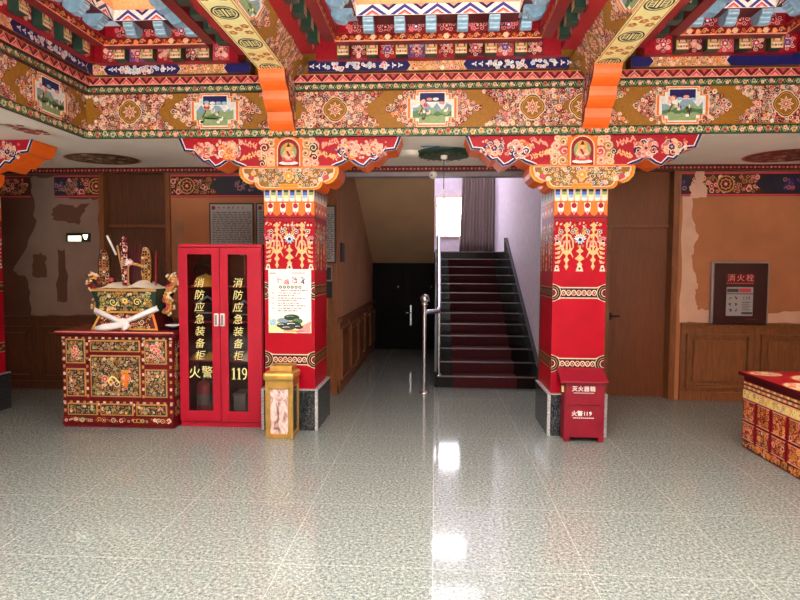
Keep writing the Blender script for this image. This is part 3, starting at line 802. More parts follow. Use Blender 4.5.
def cornice(name, lab, x0, x1, hexes, leftfull, rightfull, c0):
    c = thing(name, lab, 'cornice', ((x0 + x1) / 2, YF, 3.29))
    runs = [(FRONT(0, YF), x0, x1, 1, 1, True, 0), (FACE_R(x0, 0), NEAR, YF, 0, 1, leftfull, PI / 2), (FACE_L(x1, 0), -YF, -NEAR, 1, 0, rightfull, -PI / 2)]
    first = True
    hx = [hexes, [(4.75 - 0 * 1, .5), (3.3, .5), (YF + .1, .35)], [(-4.75, .5), (-3.3, .5), (-YF - .1, .35)]]
    nb = ra = None
    pts = [MB() for _ in range(7)]
    for ri, (F, u0, u1, s0, s1, full, rz) in enumerate(runs):
        def lay(M, d, back, v0, v1, mat, fn=None, *a):
            a0, a1 = u0 + s0 * d, u1 - s1 * d
            G = F.off(w=d); M.fbox(G, a0, a1, v0, v1, back - d, 0, mat)
            if fn: fn(M, G, a0, a1, v0, v1, *a)
            return G, a0, a1
        if full: lay(pts[0], .15, 0, 3.296, 3.39, 'maroon', blue_band, hx[ri])
        z0 = 3.378 if full else 3.425
        # flower panels behind the niche blocks
        G, a0, a1 = lay(pts[1], .235, 0, z0, 3.60, 'deepred')
        P_ = .254
        us = [c0 + k * P_ for k in range(-30, 31)] if ri == 0 else ([YF - .5 - k * P_ for k in range(14)] if ri == 1 else [-YF + .5 + k * P_ for k in range(14)])
        for i, u in enumerate(us):
            if a0 + .14 < u + P_ / 2 < a1 - .05:
                bg = ('red', 'maroon', 'rose', 'dkred', 'red', 'purple')[i % 6]; x = u + P_ / 2; vm = (z0 + 3.53) / 2
                pts[1].rect(G, x - .073, x + .073, z0 + .006, 3.56, bg)
                st = random.choice([('cream', 'rose', 'white'), ('pink', 'salmon', 'cream'), ('cream', 'pink', 'dkred'), ('white', 'purple', 'pink')])
                blossom(pts[1], G, x, vm, .042, st, 6)
                for q in range(6): curl(pts[1], G, x + .047 * math.cos(q * PI / 3 + .5), vm + .052 * math.sin(q * PI / 3 + .5), .021, random.choice([('cream', bg, 'pink'), ('pink', 'dkred', 'cream')]))
            if a0 + .1 < u < a1 - .1:
                if nb is None: nb = niche_obj(c); nb.location = F.p(u, z0, .235); nb.rotation_euler = (0, 0, rz)
                else: cp(nb, c, F.p(u, z0, .235), rz)
        lay(pts[2], .44, .35, 3.447, 3.51, 'dkred', scroll_band)
        G, a0, a1 = lay(pts[3], .47, .35, 3.51, 3.60, 'deepred')
        for i, u in enumerate(us):
            x = u + P_ / 2
            if a0 + .05 < x < a1 - .05:
                blossom(pts[3], G, x, 3.55, .035, random.choice([('pink', 'dkred', 'salmon'), ('cream', 'rose', 'dkred'), ('pink', 'purple', 'white')]), 6)
                for q in range(5): curl(pts[3], G, x + .06 * math.cos(q * 1.256 + .3), 3.55 + .03 * math.sin(q * 1.256 + .3), .022, ('pink', 'maroon', 'rose'))
            if a0 + .04 < u < a1 - .04:
                if ra is None:
                    ra = RA.build('rafter_end', c); ra.location = F.p(u, 3.468, .47); ra.rotation_euler = (0, 0, rz); ra['label'] = 'blue grey rafter end'
                else: cp(ra, c, F.p(u, 3.468, .47), rz)
        lay(pts[4], .65, .3, 3.568, 3.662, 'maroon', chevron_band)
        lay(pts[5], .63, .2, 3.662, 4.06, 'peach')
    for nm, M in zip(('cartouche_band', 'flower_panels', 'scroll_band', 'rafter_panel', 'chevron_band', 'rim_board'), pts):
        if M.v: M.build(nm, c)
cornice('painted_cornice', 'painted cornice with blue rafter ends round the leftmost skylight well', WX0, CB[0][0], [(-2.68, .36), (-1.5, .42)], True, False, -2.55)
cornice('painted_cornice', 'painted cornice with blue rafter ends round the middle skylight well above the stairs', CB[0][1], CB[1][0], [(-.72, .49), (.74, .51)], False, False, -.05)
cornice('painted_cornice', 'painted cornice with blue rafter ends round the rightmost skylight well', CB[1][1], WX1, [(1.45, .42), (2.98, .5)], False, True, 1.79)

def cross_beam(x0, x1, lab):
    xc = (x0 + x1) / 2
    b = thing('painted_cross_beam', lab, 'beam', (xc, YF, 3.25))
    m = MB(); m.box(x0, x1, .9, YF, 3.25, 4.06, 'maroon'); m.build('beam_body', b)
    m = MB(); G = DOWN(0, 0, 3.25); G2 = DOWN(0, 0, 3.246)
    m.fbox(G, x0, x1, -YF, -NEAR, 0, .004, 'beam_yellow')
    hw = (x1 - x0) / 2
    for e in (x0 + .012, x1 - .012): m.strip(G2, [(e, -YF), (e, -NEAR)], .008, 'tan')
    for k, y in enumerate((5.02, 4.48, 3.94, 3.40, 2.86)):
        m.disc(G2, xc, -y, .092, 'black', 28, .105); m.disc(G2, xc, -y, .08, 'palelemon', 28, .092); m.disc(G2, xc, -y, .07, 'black', 28, .082)
        m.rect(G2, xc - .008, xc + .008, -y - .06, -y + .06, 'palelemon')
        for s in (-1, 1):
            m.rect(G2, xc + s * .018, xc + s * .028, -y - .05, -y + .05, 'palelemon')
            for q in (-.036, -.012, .012, .036): m.rect(G2, xc + s * .042 - .013, xc + s * .042 + .013, -y + q - .005, -y + q + .005, 'palelemon')
            m.rect(G2, xc + s * .05, xc + s * .058, -y - .045, -y + .045, 'palelemon')
        y -= .27
        for dx, dy in ((0, 0), (-.06, .05), (.06, .05), (-.06, -.06), (.06, -.06)):
            for t in range(5): curl(m, G2, xc + dx + .02 * math.cos(t * 1.256), -y + dy + .022 * math.sin(t * 1.256), .014, ('orange', 'tan', 'brown'))
    m.build('yellow_underside', b)['label'] = 'yellow underside with black oval emblems'
    for s, e in ((1, x1), (-1, x0)):
        m = MB(); L = math.hypot(.11, .175); V = V3((s * .11, 0, .175)) / L
        F = Frame((e, 0, 3.25), (0, s, 0), V)
        ya, yb = (NEAR, YF) if s > 0 else (-YF, -NEAR)
        m.fbox(F, ya, yb, 0, L, -.06, 0, 'ochre')
        mk = [('landscape', s * 3.95), ('rosette', s * 4.85), ('landscape', s * 5.7), ('rosette', s * 3.05)]
        main_field(m, F, ya, yb, .0, L, mk); m.build('side_face', b)
    # stepped corbel under the end of the beam
    pr = [(YF, 3.25), (5.04, 3.25)]
    P = [(5.04, 3.245), (5.17, 3.10), (5.31, 2.95), (YF, 2.80)]
    for a, c_ in zip(P, P[1:]):
        for i in range(7):
            t = i / 6; bow = math.sin(PI * t) * .034
            pr.append((a[0] + (c_[0] - a[0]) * t - bow * .7, a[1] + (c_[1] - a[1]) * t - bow * .7))
        pr.append((c_[0] - .004, c_[1] + .022)) if c_[0] < YF else None
    m = MB(); F = FACE_R(x1, 0); m.prism(F, pr, x0 - x1, 0, 'dkred', 'flame_orange')
    def inside(u, v):
        return v > 2.84 + (YF - u) * 1.08 + .01 and u < YF - .02
    filigree(m, F, 5.05, YF, 2.85, 3.25, .045, inside, WARM)
    F2 = FACE_L(x0, 0); filigree(m, F2, -YF, -5.05, 2.85, 3.25, .045, lambda u, v: inside(-u, v), WARM)
    m.build('orange_corbel', b)['label'] = 'glossy orange stepped corbel'
cross_beam(*CB[0], 'yellow bottomed cross beam with an orange corbel above the poster pillar')
cross_beam(*CB[1], 'yellow bottomed cross beam with an orange corbel above the pillar by the red bin')

# ------------------------------------------------------------------ pillars
def knot_band(M, F, u0, u1, v0, v1, ends=True):
    c1, c2 = ('cream', 'salmon') if ends else ('tan', 'dkred')  # bands on the side faces get darker colours, shade put into the paint
    h = v1 - v0; vm = (v0 + v1) / 2; e = h * .62 if ends else 0
    M.poly(F, [(u0, v0 - h * .18), (u0 + e, v0 + h * .08), (u1 - e, v0 + h * .08), (u1, v0 - h * .18), (u1, v1 + h * .18), (u1 - e, v1 - h * .08), (u0 + e, v1 - h * .08), (u0, v1 + h * .18)], c1)
    M.poly(F, [(u0, v0 - h * .12), (u0 + e, v0 + h * .16), (u1 - e, v0 + h * .16), (u1, v0 - h * .12), (u1, v1 + h * .12), (u1 - e, v1 - h * .16), (u0 + e, v1 - h * .16), (u0, v1 + h * .12)], 'black')
    n = max(4, round((u1 - u0 - 2 * e) / .045)); d = (u1 - u0 - 2 * e) / n; a = h * .2
    for s in (1, -1):
        M.strip(F, [(u0 + e + i * d / 3, vm + s * a * math.sin(i * PI / 3)) for i in range(3 * n + 1)], h * .085, (c1, c2)[s < 0])
    for i in range(n): M.disc(F, u0 + e + (i + .5) * d, vm, h * .05, c1, 6)
    if ends:
        for s, x in ((1, u0), (-1, u1)):
            for r, mt in ((.64, 'cream'), (.6, 'black'), (.46, 'tan'), (.42, 'black'), (.3, 'cream'), (.25, 'dkred')):
                M.poly(F, [(x + s * h * r * math.cos(t), vm + h * r * 1.0 * math.sin(t)) for t in [-PI / 2 + PI * i / 10 for i in range(11)]][::s], mt)
def pillar_paint(M, F, w):
    """painted front of a shaft, u from -w/2 to w/2"""
    n = 8; d = w / n
    M.rect(F, -w / 2, w / 2, 2.14, 2.30, 'orange')
    for i in range(n):
        x = -w / 2 + (i + .5) * d; a = d * .42
        c = (('navy', 'blue', 'skyblue'), ('dkgreen', 'sage', 'palelemon'))[i % 2]
        arc = lambda k, top, lo: [(x - a * k, top), (x - a * k, lo)] + [(x - a * k * math.cos(t), lo - a * k * .9 * math.sin(t)) for t in [PI * j / 6 for j in range(1, 6)]] + [(x + a * k, lo), (x + a * k, top)]
        M.poly(F, arc(1.15, 2.30, 2.18), 'cream'); M.poly(F, arc(.85, 2.30, 2.185), 'white')
        M.rect(F, x - a * .85, x + a * .85, 2.195, 2.222, c[2]); M.rect(F, x - a * .85, x + a * .85, 2.222, 2.25, c[1]); M.rect(F, x - a * .85, x + a * .85, 2.25, 2.30, c[0])
    M.rect(F, -w / 2, w / 2, 2.02, 2.16, 'red')
    for i in range(5):
        x = -w / 2 + i * w / 4
        P = [(px, py) for px, py in ((x - .055, 2.165), (x - .05, 2.09), (x - .025, 2.045), (x, 2.03), (x + .025, 2.045), (x + .05, 2.09), (x + .055, 2.165))]
        P = [(max(-w / 2, min(w / 2, px)), py) for px, py in P]
        M.poly(F, P, 'orange')
    for i in range(4):
        x = -w / 2 + (i + .5) * w / 4
        M.poly(F, [(x - .03, 2.15), (x - .026, 2.08), (x, 2.04), (x + .026, 2.08), (x + .03, 2.15)], 'white'); M.disc(F, x, 2.125, .025, 'red', 10); M.disc(F, x, 2.06, .013, 'pink', 8)
    for i in range(8):
        x = -w / 2 + (i + .5) * w / 8
        M.disc(F, x, 1.995, .024, 'deepred', 10); M.disc(F, x + (.0), 1.968, .008, ('cream', 'black')[i % 2], 6)
    M.strip(F, [(-w / 2, 2.018), (w / 2, 2.018)], .008, 'black')
    hw = w / 2
    # dense lace of stems, buds and curls under the lobes
    for i in range(int(w / .03)):
        for z, mts in ((1.945, ('peach', 'cream', 'salmon')), (1.90, ('cream', 'navy', 'gold', 'green')), (1.855, ('peach', 'white', 'rose', 'navy')), (1.80, ('cream', 'salmon', 'pink')), (1.755, ('peach', 'cream', 'gold'))):
            x = -hw + .018 + i * .03 + random.uniform(-.008, .008); mt = random.choice(mts)
            if abs(x) < hw - .01 and random.random() < (.85 if z > 1.84 else .5):
                if random.random() < .5: leaf(M, F, x, z, .034, .009, random.uniform(0, 6.3), mt)
                else: curl(M, F, x, z, random.uniform(.009, .014), (mt, 'deepred', 'cream'))
    def orn_a(x):
        M.strip(F, [(x, 1.97), (x, 1.55)], .016, 'peach')
        for z, a, b in ((1.945, .036, .024), (1.905, .022, .03), (1.69, .036, .022), (1.63, .026, .034), (1.57, .018, .034)): M.poly(F, [(x - a, z), (x, z - b), (x + a, z), (x, z + b)], 'peach')
        for s in (-1, 1):
            M.strip(F, [(x, 1.86), (x + s * .03, 1.85), (x + s * .055, 1.80), (x + s * .06, 1.74)], [.02, .018, .014, .008], 'peach')
            M.strip(F, [(x, 1.81), (x + s * .022, 1.79), (x + s * .035, 1.73)], .014, 'salmon')
            M.strip(F, [(x, 1.71), (x + s * .035, 1.70), (x + s * .06, 1.65)], [.02, .016, .006], 'peach')
            leaf(M, F, x + s * .015, 1.71, .055, .017, PI / 2 - s * 1.0, 'peach')
            blossom(M, F, x + s * .055, 1.885, .024, ('cream', 'navy', 'white'), 5)
    def lotus(x, z, r, c1, c2):
        for k in range(9):
            a = PI * (k + .5) / 9
            if abs(x + r * math.cos(a)) < hw: leaf(M, F, x, z, r * 1.1, r * .28, a, 'navy'); leaf(M, F, x, z, r, r * .22, a, c1)
            if abs(x + r * math.cos(a)) < hw and k % 2: leaf(M, F, x, z, r * .8, r * .24, -a, c2)
        M.disc(F, x, z, r * .25, 'navy', 8)
    def orn_b(x):
        lotus(x, 1.815, .062, 'white', 'skyblue')
        for s in (-1, 1):
            leaf(M, F, x + s * .018, 1.86, .05, .018, PI / 2 - s * .7, 'gold'); blossom(M, F, x + s * .04, 1.91, .018, ('cream', 'green', 'gold'), 5)
        M.strip(F, [(x, 1.76), (x, 1.56)], .014, 'peach')
        for z, a, b in ((1.715, .034, .026), (1.65, .044, .034), (1.595, .026, .024)): M.poly(F, [(x - a, z - b * .3), (x, z + b), (x + a, z - b * .3), (x, z - b)], 'peach')
        M.poly(F, [(x - .034, 1.525), (x - .016, 1.585), (x + .016, 1.585), (x + .034, 1.525)], 'cream'); M.disc(F, x, 1.55, .012, 'dkgreen', 6)
    orn_a(-w / 4); orn_a(w / 4); orn_b(0)
    for s in (-1, 1):
        x = s * (hw - .034)
        lotus(x, 1.80, .05, 'pink', 'white')
        for k in range(5): leaf(M, F, x, 1.765 - k * .042, .046, .015, PI / 2 + s * .8, 'peach'); leaf(M, F, x, 1.765 - k * .042, .026, .012, PI / 2 - s * .8, 'salmon')
        M.poly(F, [(x - .026, 1.525), (x - .012, 1.58), (x + .012, 1.58), (x + .026, 1.525)], 'cream'); M.disc(F, x, 1.55, .01, 'navy', 6)
CAPB = [(-1.05, 2.755), (-1.0, 2.635), (-.91, 2.625), (-.865, 2.575), (-.815, 2.53), (-.77, 2.54), (-.71, 2.48), (-.66, 2.495), (-.60, 2.535), (-.565, 2.55), (-.51, 2.515), (-.455, 2.495), (-.41, 2.475)]
GB = [(-.47, 2.478), (-.47, 2.42), (-.455, 2.385), (-.42, 2.345), (-.375, 2.325), (-.34, 2.33), (-.32, 2.345), (-.315, 2.31), (-.29, 2.28), (-.255, 2.272)]
def capital(root, F):
    m = MB(); full = CAPB + [(-u, v) for u, v in CAPB[::-1]]
    m.prism(F, full[::-1], -.36, 0, 'red', 'flame_orange')
    for part in (CAPB, [(-u, v) for u, v in CAPB]):
        m.strip(F, [(u * .992, v + .012) for u, v in part], .034, 'white'); m.strip(F, [(u * .994, v + .008) for u, v in part], .022, 'navy')
    m.strip(F, [(-.4, 2.485), (.4, 2.485)], .016, 'cream')
    for s in (-1, 1):
        cluster(m, F, s * .79, 2.645, .095, [('cream', 'navy', 'pink'), ('cream', 'salmon', 'dkred'), ('peach', 'rose', 'cream')], 7)
        cluster(m, F, s * .565, 2.635, .115, [('cream', 'salmon', 'navy'), ('cream', 'pink', 'dkred'), ('white', 'navy', 'pink'), ('peach', 'orange', 'cream')], 8)
        sprig(m, F, s * .385, 2.70, .075, 'salmon', s); sprig(m, F, s * .38, 2.585, .07, 'peach', -s)
        for t in range(26):
            x = random.uniform(.12, .27); curl(m, F, s * x, random.uniform(2.51, 2.735), random.uniform(.012, .022), random.choice([('cream', 'salmon', 'dkred'), ('cream', 'peach', 'rose'), ('white', 'navy', 'pink'), ('cream', 'gold', 'dkgreen')]))
        for dx, dz, r in ((.17, 2.70, .05), (.23, 2.66, .045), (.16, 2.61, .05), (.24, 2.57, .045), (.17, 2.53, .05), (.25, 2.515, .035), (.22, 2.73, .03), (.1, 2.52, .035), (.28, 2.61, .03), (.12, 2.73, .028)):
            curl(m, F, s * dx, dz, r, random.choice([('cream', 'salmon', 'dkred'), ('cream', 'peach', 'rose'), ('cream', 'tan', 'dkgreen')]))
        for t in range(40):
            x = random.uniform(.44, .92); z = random.uniform(2.555 + max(0, x - .6) * .1, 2.735 - max(0, x - .8) * .2)
            curl(m, F, s * x, z, random.uniform(.009, .017), random.choice([('cream', 'salmon', 'red'), ('pink', 'red', 'cream'), ('cream', 'navy', 'pink'), ('peach', 'rose', 'cream')]))
    m.build('bow_capital', root)
    m = MB(); G = F.off(w=.012); deity(m, G, 0, 2.615, .255); m.fbox(G, -.13, .13, 2.49, 2.74, -.014, 0, 'orange'); m.build('niche_figure', root)
    m = MB(); full = GB + [(-u, v) for u, v in GB[::-1]]; G = F.off(w=.015)
    m.prism(G, full[::-1], -.39, 0, 'gold', 'flame_orange')
    m.poly(G, [(u * .97, v + .008) for u, v in full][::-1], 'orange'); m.poly(G, [(u * .93, v + .018 * (1 if v < 2.47 else -.3)) for u, v in full][::-1], 'cream'); m.poly(G, [(u * .9, v + .026 * (1 if v < 2.47 else -.4)) for u, v in full][::-1], 'ochre')
    filigree(m, G, -.36, .36, 2.30, 2.47, .032, lambda u, v: v > 2.30 + max(0, abs(u) - .2) * .42 , [SETS[4], SETS[1], SETS[3], ('cream', 'gold', 'dkgreen'), ('cream', 'salmon', 'green'), ('cream', 'dkgreen', 'gold')], .3)
    blossom(m, G, 0, 2.40, .052, ('peach', 'gold', 'cream'), 8); m.rect(G, -.09, .09, 2.285, 2.325, 'gold'); m.strip(G, [(-.08, 2.305), (.08, 2.305)], .012, 'orange')
    for s in (-1, 1):
        for k in range(3): m.disc(G, s * (.40 - k * .05), 2.40 - k * .018, .025, ('cream', 'rose')[k % 2], 8)
    m.build('gold_bracket', root)
def pillar(xc, lab, yf=5.47, dep=.6, W=.478):
    r = thing('red_pillar', lab, 'pillar', (xc, yf + dep / 2, 0))
    m = MB(); hw = W / 2; m.box(xc - hw, xc + hw, yf, yf + dep, .38, 2.32, 'lacquer_red')
    F = FRONT(xc, yf); pillar_paint(m, F, W)
    FR = FACE_R(xc + hw, yf + dep / 2); FL = FACE_L(xc - hw, yf + dep / 2)
    pillar_paint(m, FR, dep); pillar_paint(m, FL, dep)
    m.build('shaft', r)
    for z in (1.265, .61):
        m = MB(); knot_band(m, F, -hw, hw, z, z + .125)
        knot_band(m, FR, -dep / 2, dep / 2, z, z + .125, False); knot_band(m, FL, -dep / 2, dep / 2, z, z + .125, False)
        m.build('knot_band', r)
    m = MB(); e = .03
    m.box(xc - hw - e, xc + hw + e, yf - e, yf + dep + e, 0, .385, 'black_granite'); pl = m.build('plinth', r)
    m = MB()
    for sx in (-1, 1):
        x = xc + sx * (hw + e)
        m.box(min(x, x - sx * .022) - .002, max(x, x - sx * .022) + .002, yf - e - .004, yf - e + .022, 0, .388, 'grey_granite')
    m.box(xc - hw - e - .004, xc + hw + e + .004, yf - e - .004, yf + dep + e + .004, .385, .395, 'grey_granite')
    m.build('stone_edging', pl)
    capital(r, FRONT(xc, yf - .005)); return r
pillar(-1.372, 'red painted pillar with the white poster beside the glass fronted cabinet')
pillar(1.318, 'red painted pillar behind the red extinguisher box')
pillar(-4.9, 'red painted pillar cut off by the left edge of the photo')
# ------------------------------------------------------------------ altar chest on the left
def fine(M, F, u0, u1, v0, v1, step, sets, base, leaf_=.3):
    M.rect(F, u0, u1, v0, v1, base); filigree(M, F, u0 + .004, u1 - .004, v0 + .004, v1 - .004, step, None, sets, leaf_)
CARV = [('tan', 'brown', 'dkgreen'), ('cream', 'brown', 'tan'), ('gold', 'brown', 'dkred'), ('tan', 'maroon', 'cream'), ('cream', 'rose', 'dkred'), ('gold', 'dkgreen', 'cream'), ('peach', 'dkred', 'gold'), ('tan', 'sage', 'maroon'), ('cream', 'brown', 'sage')]
def beads(M, F, u0, u1, v, s=.02, mats=('cream', 'dkred', 'tan', 'maroon'), vert=False):
    n = max(2, round((u1 - u0) / (s * 1.5))); d = (u1 - u0) / n
    for i in range(n):
        a = u0 + i * d
        q = (v - s * .4, v + s * .4, a + d * .1, a + d * .85) if vert else (a + d * .1, a + d * .85, v - s * .4, v + s * .4)
        M.fbox(F, *q, 0, .006, mats[i % len(mats)])
ch = thing('altar_chest', 'square carved and painted altar chest under the dragon handled offering vessel', 'chest', (-3.03, 5.67, 0))
CX0, CX1, CYF, CD = -3.575, -2.485, 5.40, .52
m = MB(); m.box(CX0, CX1, CYF, CYF + CD, .0, .88, 'dkred'); F = FRONT(CX0, CYF); CW = CX1 - CX0
for v in (.885, .855, .675 - .0, .265, .105): beads(m, F, .0, CW, v - .02, .022)
for u in (.02, CW - .02, .25, .80): beads(m, F, .11, .86, u, .024, ('dkred', 'tan', 'maroon', 'cream'), True)
for u in (.355, .705): beads(m, F, .12, .24, u, .02, ('dkred', 'tan', 'maroon', 'cream'), True)
FR = FACE_R(CX1, CYF)
fine(m, FR, .03, CD - .03, .3, .84, .04, CARV, 'maroon'); fine(m, FR, .03, CD - .03, .12, .26, .05, CARV, 'maroon')
body = m.build('body', ch)
m = MB(); m.box(CX0 - .045, CX1 + .025, CYF - .035, CYF + CD, .90, .935, 'dkred'); m.box(CX0 - .03, CX1 + .03, CYF - .02, CYF + CD, .88, .90, 'maroon')
G = FRONT(CX0 - .045, CYF - .035); m.strip(G, [(0, .925), (CW + .07, .925)], .008, 'salmon'); m.build('top', ch)
def panel(u0, u1, v0, v1, sp=None):
    M = MB(); M.fbox(F, u0, u1, v0, v1, 0, .012, 'tan'); M.fbox(F, u0 + .012, u1 - .012, v0 + .012, v1 - .012, .0, .016, 'dkgreen')
    G = F.off(w=.016); fine(M, G, u0 + .014, u1 - .014, v0 + .014, v1 - .014, .023, CARV, 'dkgreen', .15)
    uc, vc = (u0 + u1) / 2, (v0 + v1) / 2
    if sp == 'red':
        for k in range(7): blossom(M, G, uc + random.uniform(-.04, .04), vc + random.uniform(-.06, .06), .022, ('cream', 'rose', 'orange'), 5)
    if sp == 'beast':
        for dx, st, s in ((-.1, ('salmon', 'rose', 'cream'), .035), (-.04, ('cream', 'gold', 'dkgreen'), .03), (.02, ('cream', 'dkgreen', 'gold'), .035), (.1, ('orange', 'salmon', 'cream'), .045), (.1, ('gold', 'yellow', 'dkred'), .03), (.13, ('peach', 'rose', 'cream'), .03)):
            blossom(M, G, uc + dx, vc - .06 + random.uniform(-.02, .05), s, st, 5)
        M.strip(G, [(uc - .07, vc - .05), (uc - .03, vc + .0), (uc, vc - .01), (uc + .04, vc - .06)], .02, 'yellow'); M.strip(G, [(uc + .06, vc + .05), (uc + .14, vc + .05)], .03, 'gold')
        M.strip(G, [(uc + .1, vc - .1), (uc + .12, vc + .03)], .035, 'orange')
    o = M.build('carved_panel', ch); return o
S_ = .00193
panel(.045, .235, .62, .855, 'red'); panel(.045, .235, .30, .54 + .03); panel(.285, .775, .735, .845); panel(.285, .775, .30, .70, 'beast')
panel(.82, 1.035, .62, .855, 'red'); panel(.82, 1.035, .30, .54 + .03)
for a, b in ((.05, .345), (.375, .70), (.73, 1.03)): panel(a, b, .12, .235)
m = MB(); ap = [(0, .02), (0, .1), (CW, .1), (CW, .02)]
n = 12
for i in range(n * 4 + 1):
    t = 1 - i / (n * 4); ap.append((CW * t, .028 + .02 * abs(math.sin(PI * t * 6))))
m.prism(F, ap[:4] + ap[5:-1], 0, .014, 'dkred'); G = F.off(w=.014)
filigree(m, G, .02, CW - .02, .055, .098, .036, None, CARV + [SETS[1], ('cream', 'green', 'rose')], .5); m.build('apron', ch)

# offering vessel
vz = .935; VX, VY = -2.985, 5.66
ve = thing('offering_vessel', 'carved gold and green offering vessel with dragon handles standing on the altar chest', 'vessel', (VX, VY, vz))
def frustum(M, xa0, xa1, ya, z0, xb0, xb1, yb, z1, mat):
    A = [(xa0, VY - ya, z0), (xa1, VY - ya, z0), (xa1, VY + ya, z0), (xa0, VY + ya, z0)]; B = [(xb0, VY - yb, z1), (xb1, VY - yb, z1), (xb1, VY + yb, z1), (xb0, VY + yb, z1)]
    M.mesh(A + B, [(3, 2, 1, 0), (4, 5, 6, 7), (0, 1, 5, 4), (1, 2, 6, 5), (2, 3, 7, 6), (3, 0, 4, 7)], mat)
    U = V3((1, 0, 0)); Vv = (V3((0, VY - yb, z1)) - V3((0, VY - ya, z0))); L = Vv.length
    return Frame((0, VY - ya, z0), U, Vv / L), L
m = MB(); Fv, L = frustum(m, VX - .335, VX + .335, .2, vz, VX - .26, VX + .26, .15, vz + .165, 'maroon')
filigree(m, Fv, VX - .25, VX + .25, .012, L - .01, .034, None, CARV + [SETS[1]], .3)
for s in (-1, 1): m.strip(Fv, [(VX + s * .325, .0), (VX + s * .255, L)], .02, 'orange' if s > 0 else 'gold')
m.strip(Fv, [(VX - .33, .01), (VX + .33, .01)], .014, 'gold'); m.build('foot', ve)
m = MB(); Fv, L = frustum(m, VX - .275, VX + .275, .15, vz + .165, VX - .325, VX + .325, .21, vz + .40, 'dkgreen')
filigree(m, Fv, VX - .265, VX + .265, .02, L - .03, .03, None, [('gold', 'dkgreen', 'yellow'), ('tan', 'dkgreen', 'cream'), ('yellow', 'green', 'dkgreen'), ('gold', 'brown', 'cream'), ('cream', 'dkgreen', 'gold')], .2)
for s in (-1, 1):
    curl(m, Fv, VX + s * .12, L * .45, .042, ('yellow', 'dkgreen', 'gold'), 0, s); curl(m, Fv, VX + s * .22, L * .55, .032, ('gold', 'green', 'yellow'), 0, -s)
blossom(m, Fv, VX, L * .5, .035, ('gold', 'yellow', 'brown'), 6)
m.strip(Fv, [(VX - .28, .008), (VX + .28, .008)], .02, 'gold'); m.strip(Fv, [(VX - .325, L - .012), (VX + .325, L - .012)], .024, 'tan')
m.build('bowl', ve)
for s in (-1, 1):
    m = MB(); X = lambda u: VX + s * (u * .93)
    bc, dc = ('deepred', 'dkgreen') if s < 0 else ('tan', 'rose')
    S = [(.31, .17), (.37, .165), (.415, .20), (.415, .255), (.37, .29), (.345, .33), (.375, .385), (.43, .40), (.465, .44), (.46, .49), (.415, .505), (.385, .48)]
    m.tube([(X(u), VY, vz + z) for u, z in S], [.02, .034, .04, .042, .04, .04, .046, .05, .05, .046, .036, .018], bc, 12)
    for (u, z), (u2, z2) in zip(S[1:], S[2:]):
        for t in (0, .5):
            uu, zz = u + (u2 - u) * t, z + (z2 - z) * t; dx, dz = u2 - u, z2 - z; l = math.hypot(dx, dz)
            for q, mt in ((.036, 'cream'), (-.034, dc), (0, 'gold')): m.ball((X(uu + dz / l * q), VY - .035, vz + zz - dx / l * q), .013, mt, 8)
    m.tube([(X(.45), VY - .02, vz + .48), (X(.49), VY - .02, vz + .52), (X(.515), VY - .02, vz + .53)], [.022, .016, .006], dc, 8)
    m.tube([(X(.41), VY - .02, vz + .50), (X(.43), VY - .02, vz + .54), (X(.47), VY - .02, vz + .56)], [.018, .012, .004], 'cream', 8)
    m.ball((X(.445), VY - .05, vz + .47), .012, 'white', 8)
    m.build('dragon_handle', ve)
m = MB(); 
n, k_ = 26, 8; vs = []; 
for j in range(k_ + 1):
    for i in range(n + 1):
        u = -.31 + .62 * i / n; v = -.19 + .38 * j / k_
        e = (1 - (u / .315) ** 4) * (1 - (v / .2) ** 4)
        h = .055 * math.exp(-((u + .16) / .08) ** 2) + .075 * math.exp(-((u - .12) / .09) ** 2)
        vs.append((VX + u, VY + v, vz + .398 + (.012 + h) * max(0, e)))
m.mesh(vs, [(j * (n + 1) + i, j * (n + 1) + i + 1, (j + 1) * (n + 1) + i + 1, (j + 1) * (n + 1) + i) for j in range(k_) for i in range(n)], 'barley', True)
tag(m.build('barley_heap'), 'white mounds of barley and flour heaped in the offering vessel', 'grain', kind='stuff')
zt = vz + .40
def plaque(name, lab, x, z0, z1, w, sets, shape, base, dy=0):
    M = MB(); h = z1 - z0; F = FRONT(x, VY - .01 + dy)
    out = [(w / 2 * a, z0 + h * b) for a, b in shape]; out = out + [(-u, v) for u, v in out[::-1] if u > 1e-6 or True]
    M.prism(F, out, -.03, 0, base)
    for t in range(int(h / .028)):
        z = z0 + .02 + t * .028; ww = 0
        for (a, b), (c_, d) in zip(shape, shape[1:]):
            if b * h + z0 <= z <= d * h + z0 and d > b: ww = w / 2 * (a + (c_ - a) * (z - z0 - b * h) / ((d - b) * h))
        for q in (-.55, 0, .55):
            st = random.choice(sets); (blossom if random.random() < .6 else curl)(M, F, q * ww, z, .018, st)
            if random.random() < .6: M.ball((x + q * ww, VY - .014 + dy, z), .011, st[random.randrange(2)], 8)
    M.tube([(x, VY + dy - .02, z0 - .05), (x, VY + dy - .02, z0 + .02)], .012, 'brown', 8)
    return tag(M.build(name), lab, 'plaque', 'butter sculpture plaques in the offering vessel')
SHP = [(.8, 0), (.85, .15), (1, .3), (.95, .5), (1, .7), (.8, .86), (.35, 1)]
plaque('butter_sculpture', 'leftmost rounded carved plaque standing in the offering vessel', -3.285, zt + .0, zt + .37, .125, [('tan', 'dkred', 'brown'), ('cream', 'maroon', 'dkred'), ('tan', 'brown', 'maroon'), ('brown', 'dkgreen', 'tan')], SHP, 'brown')
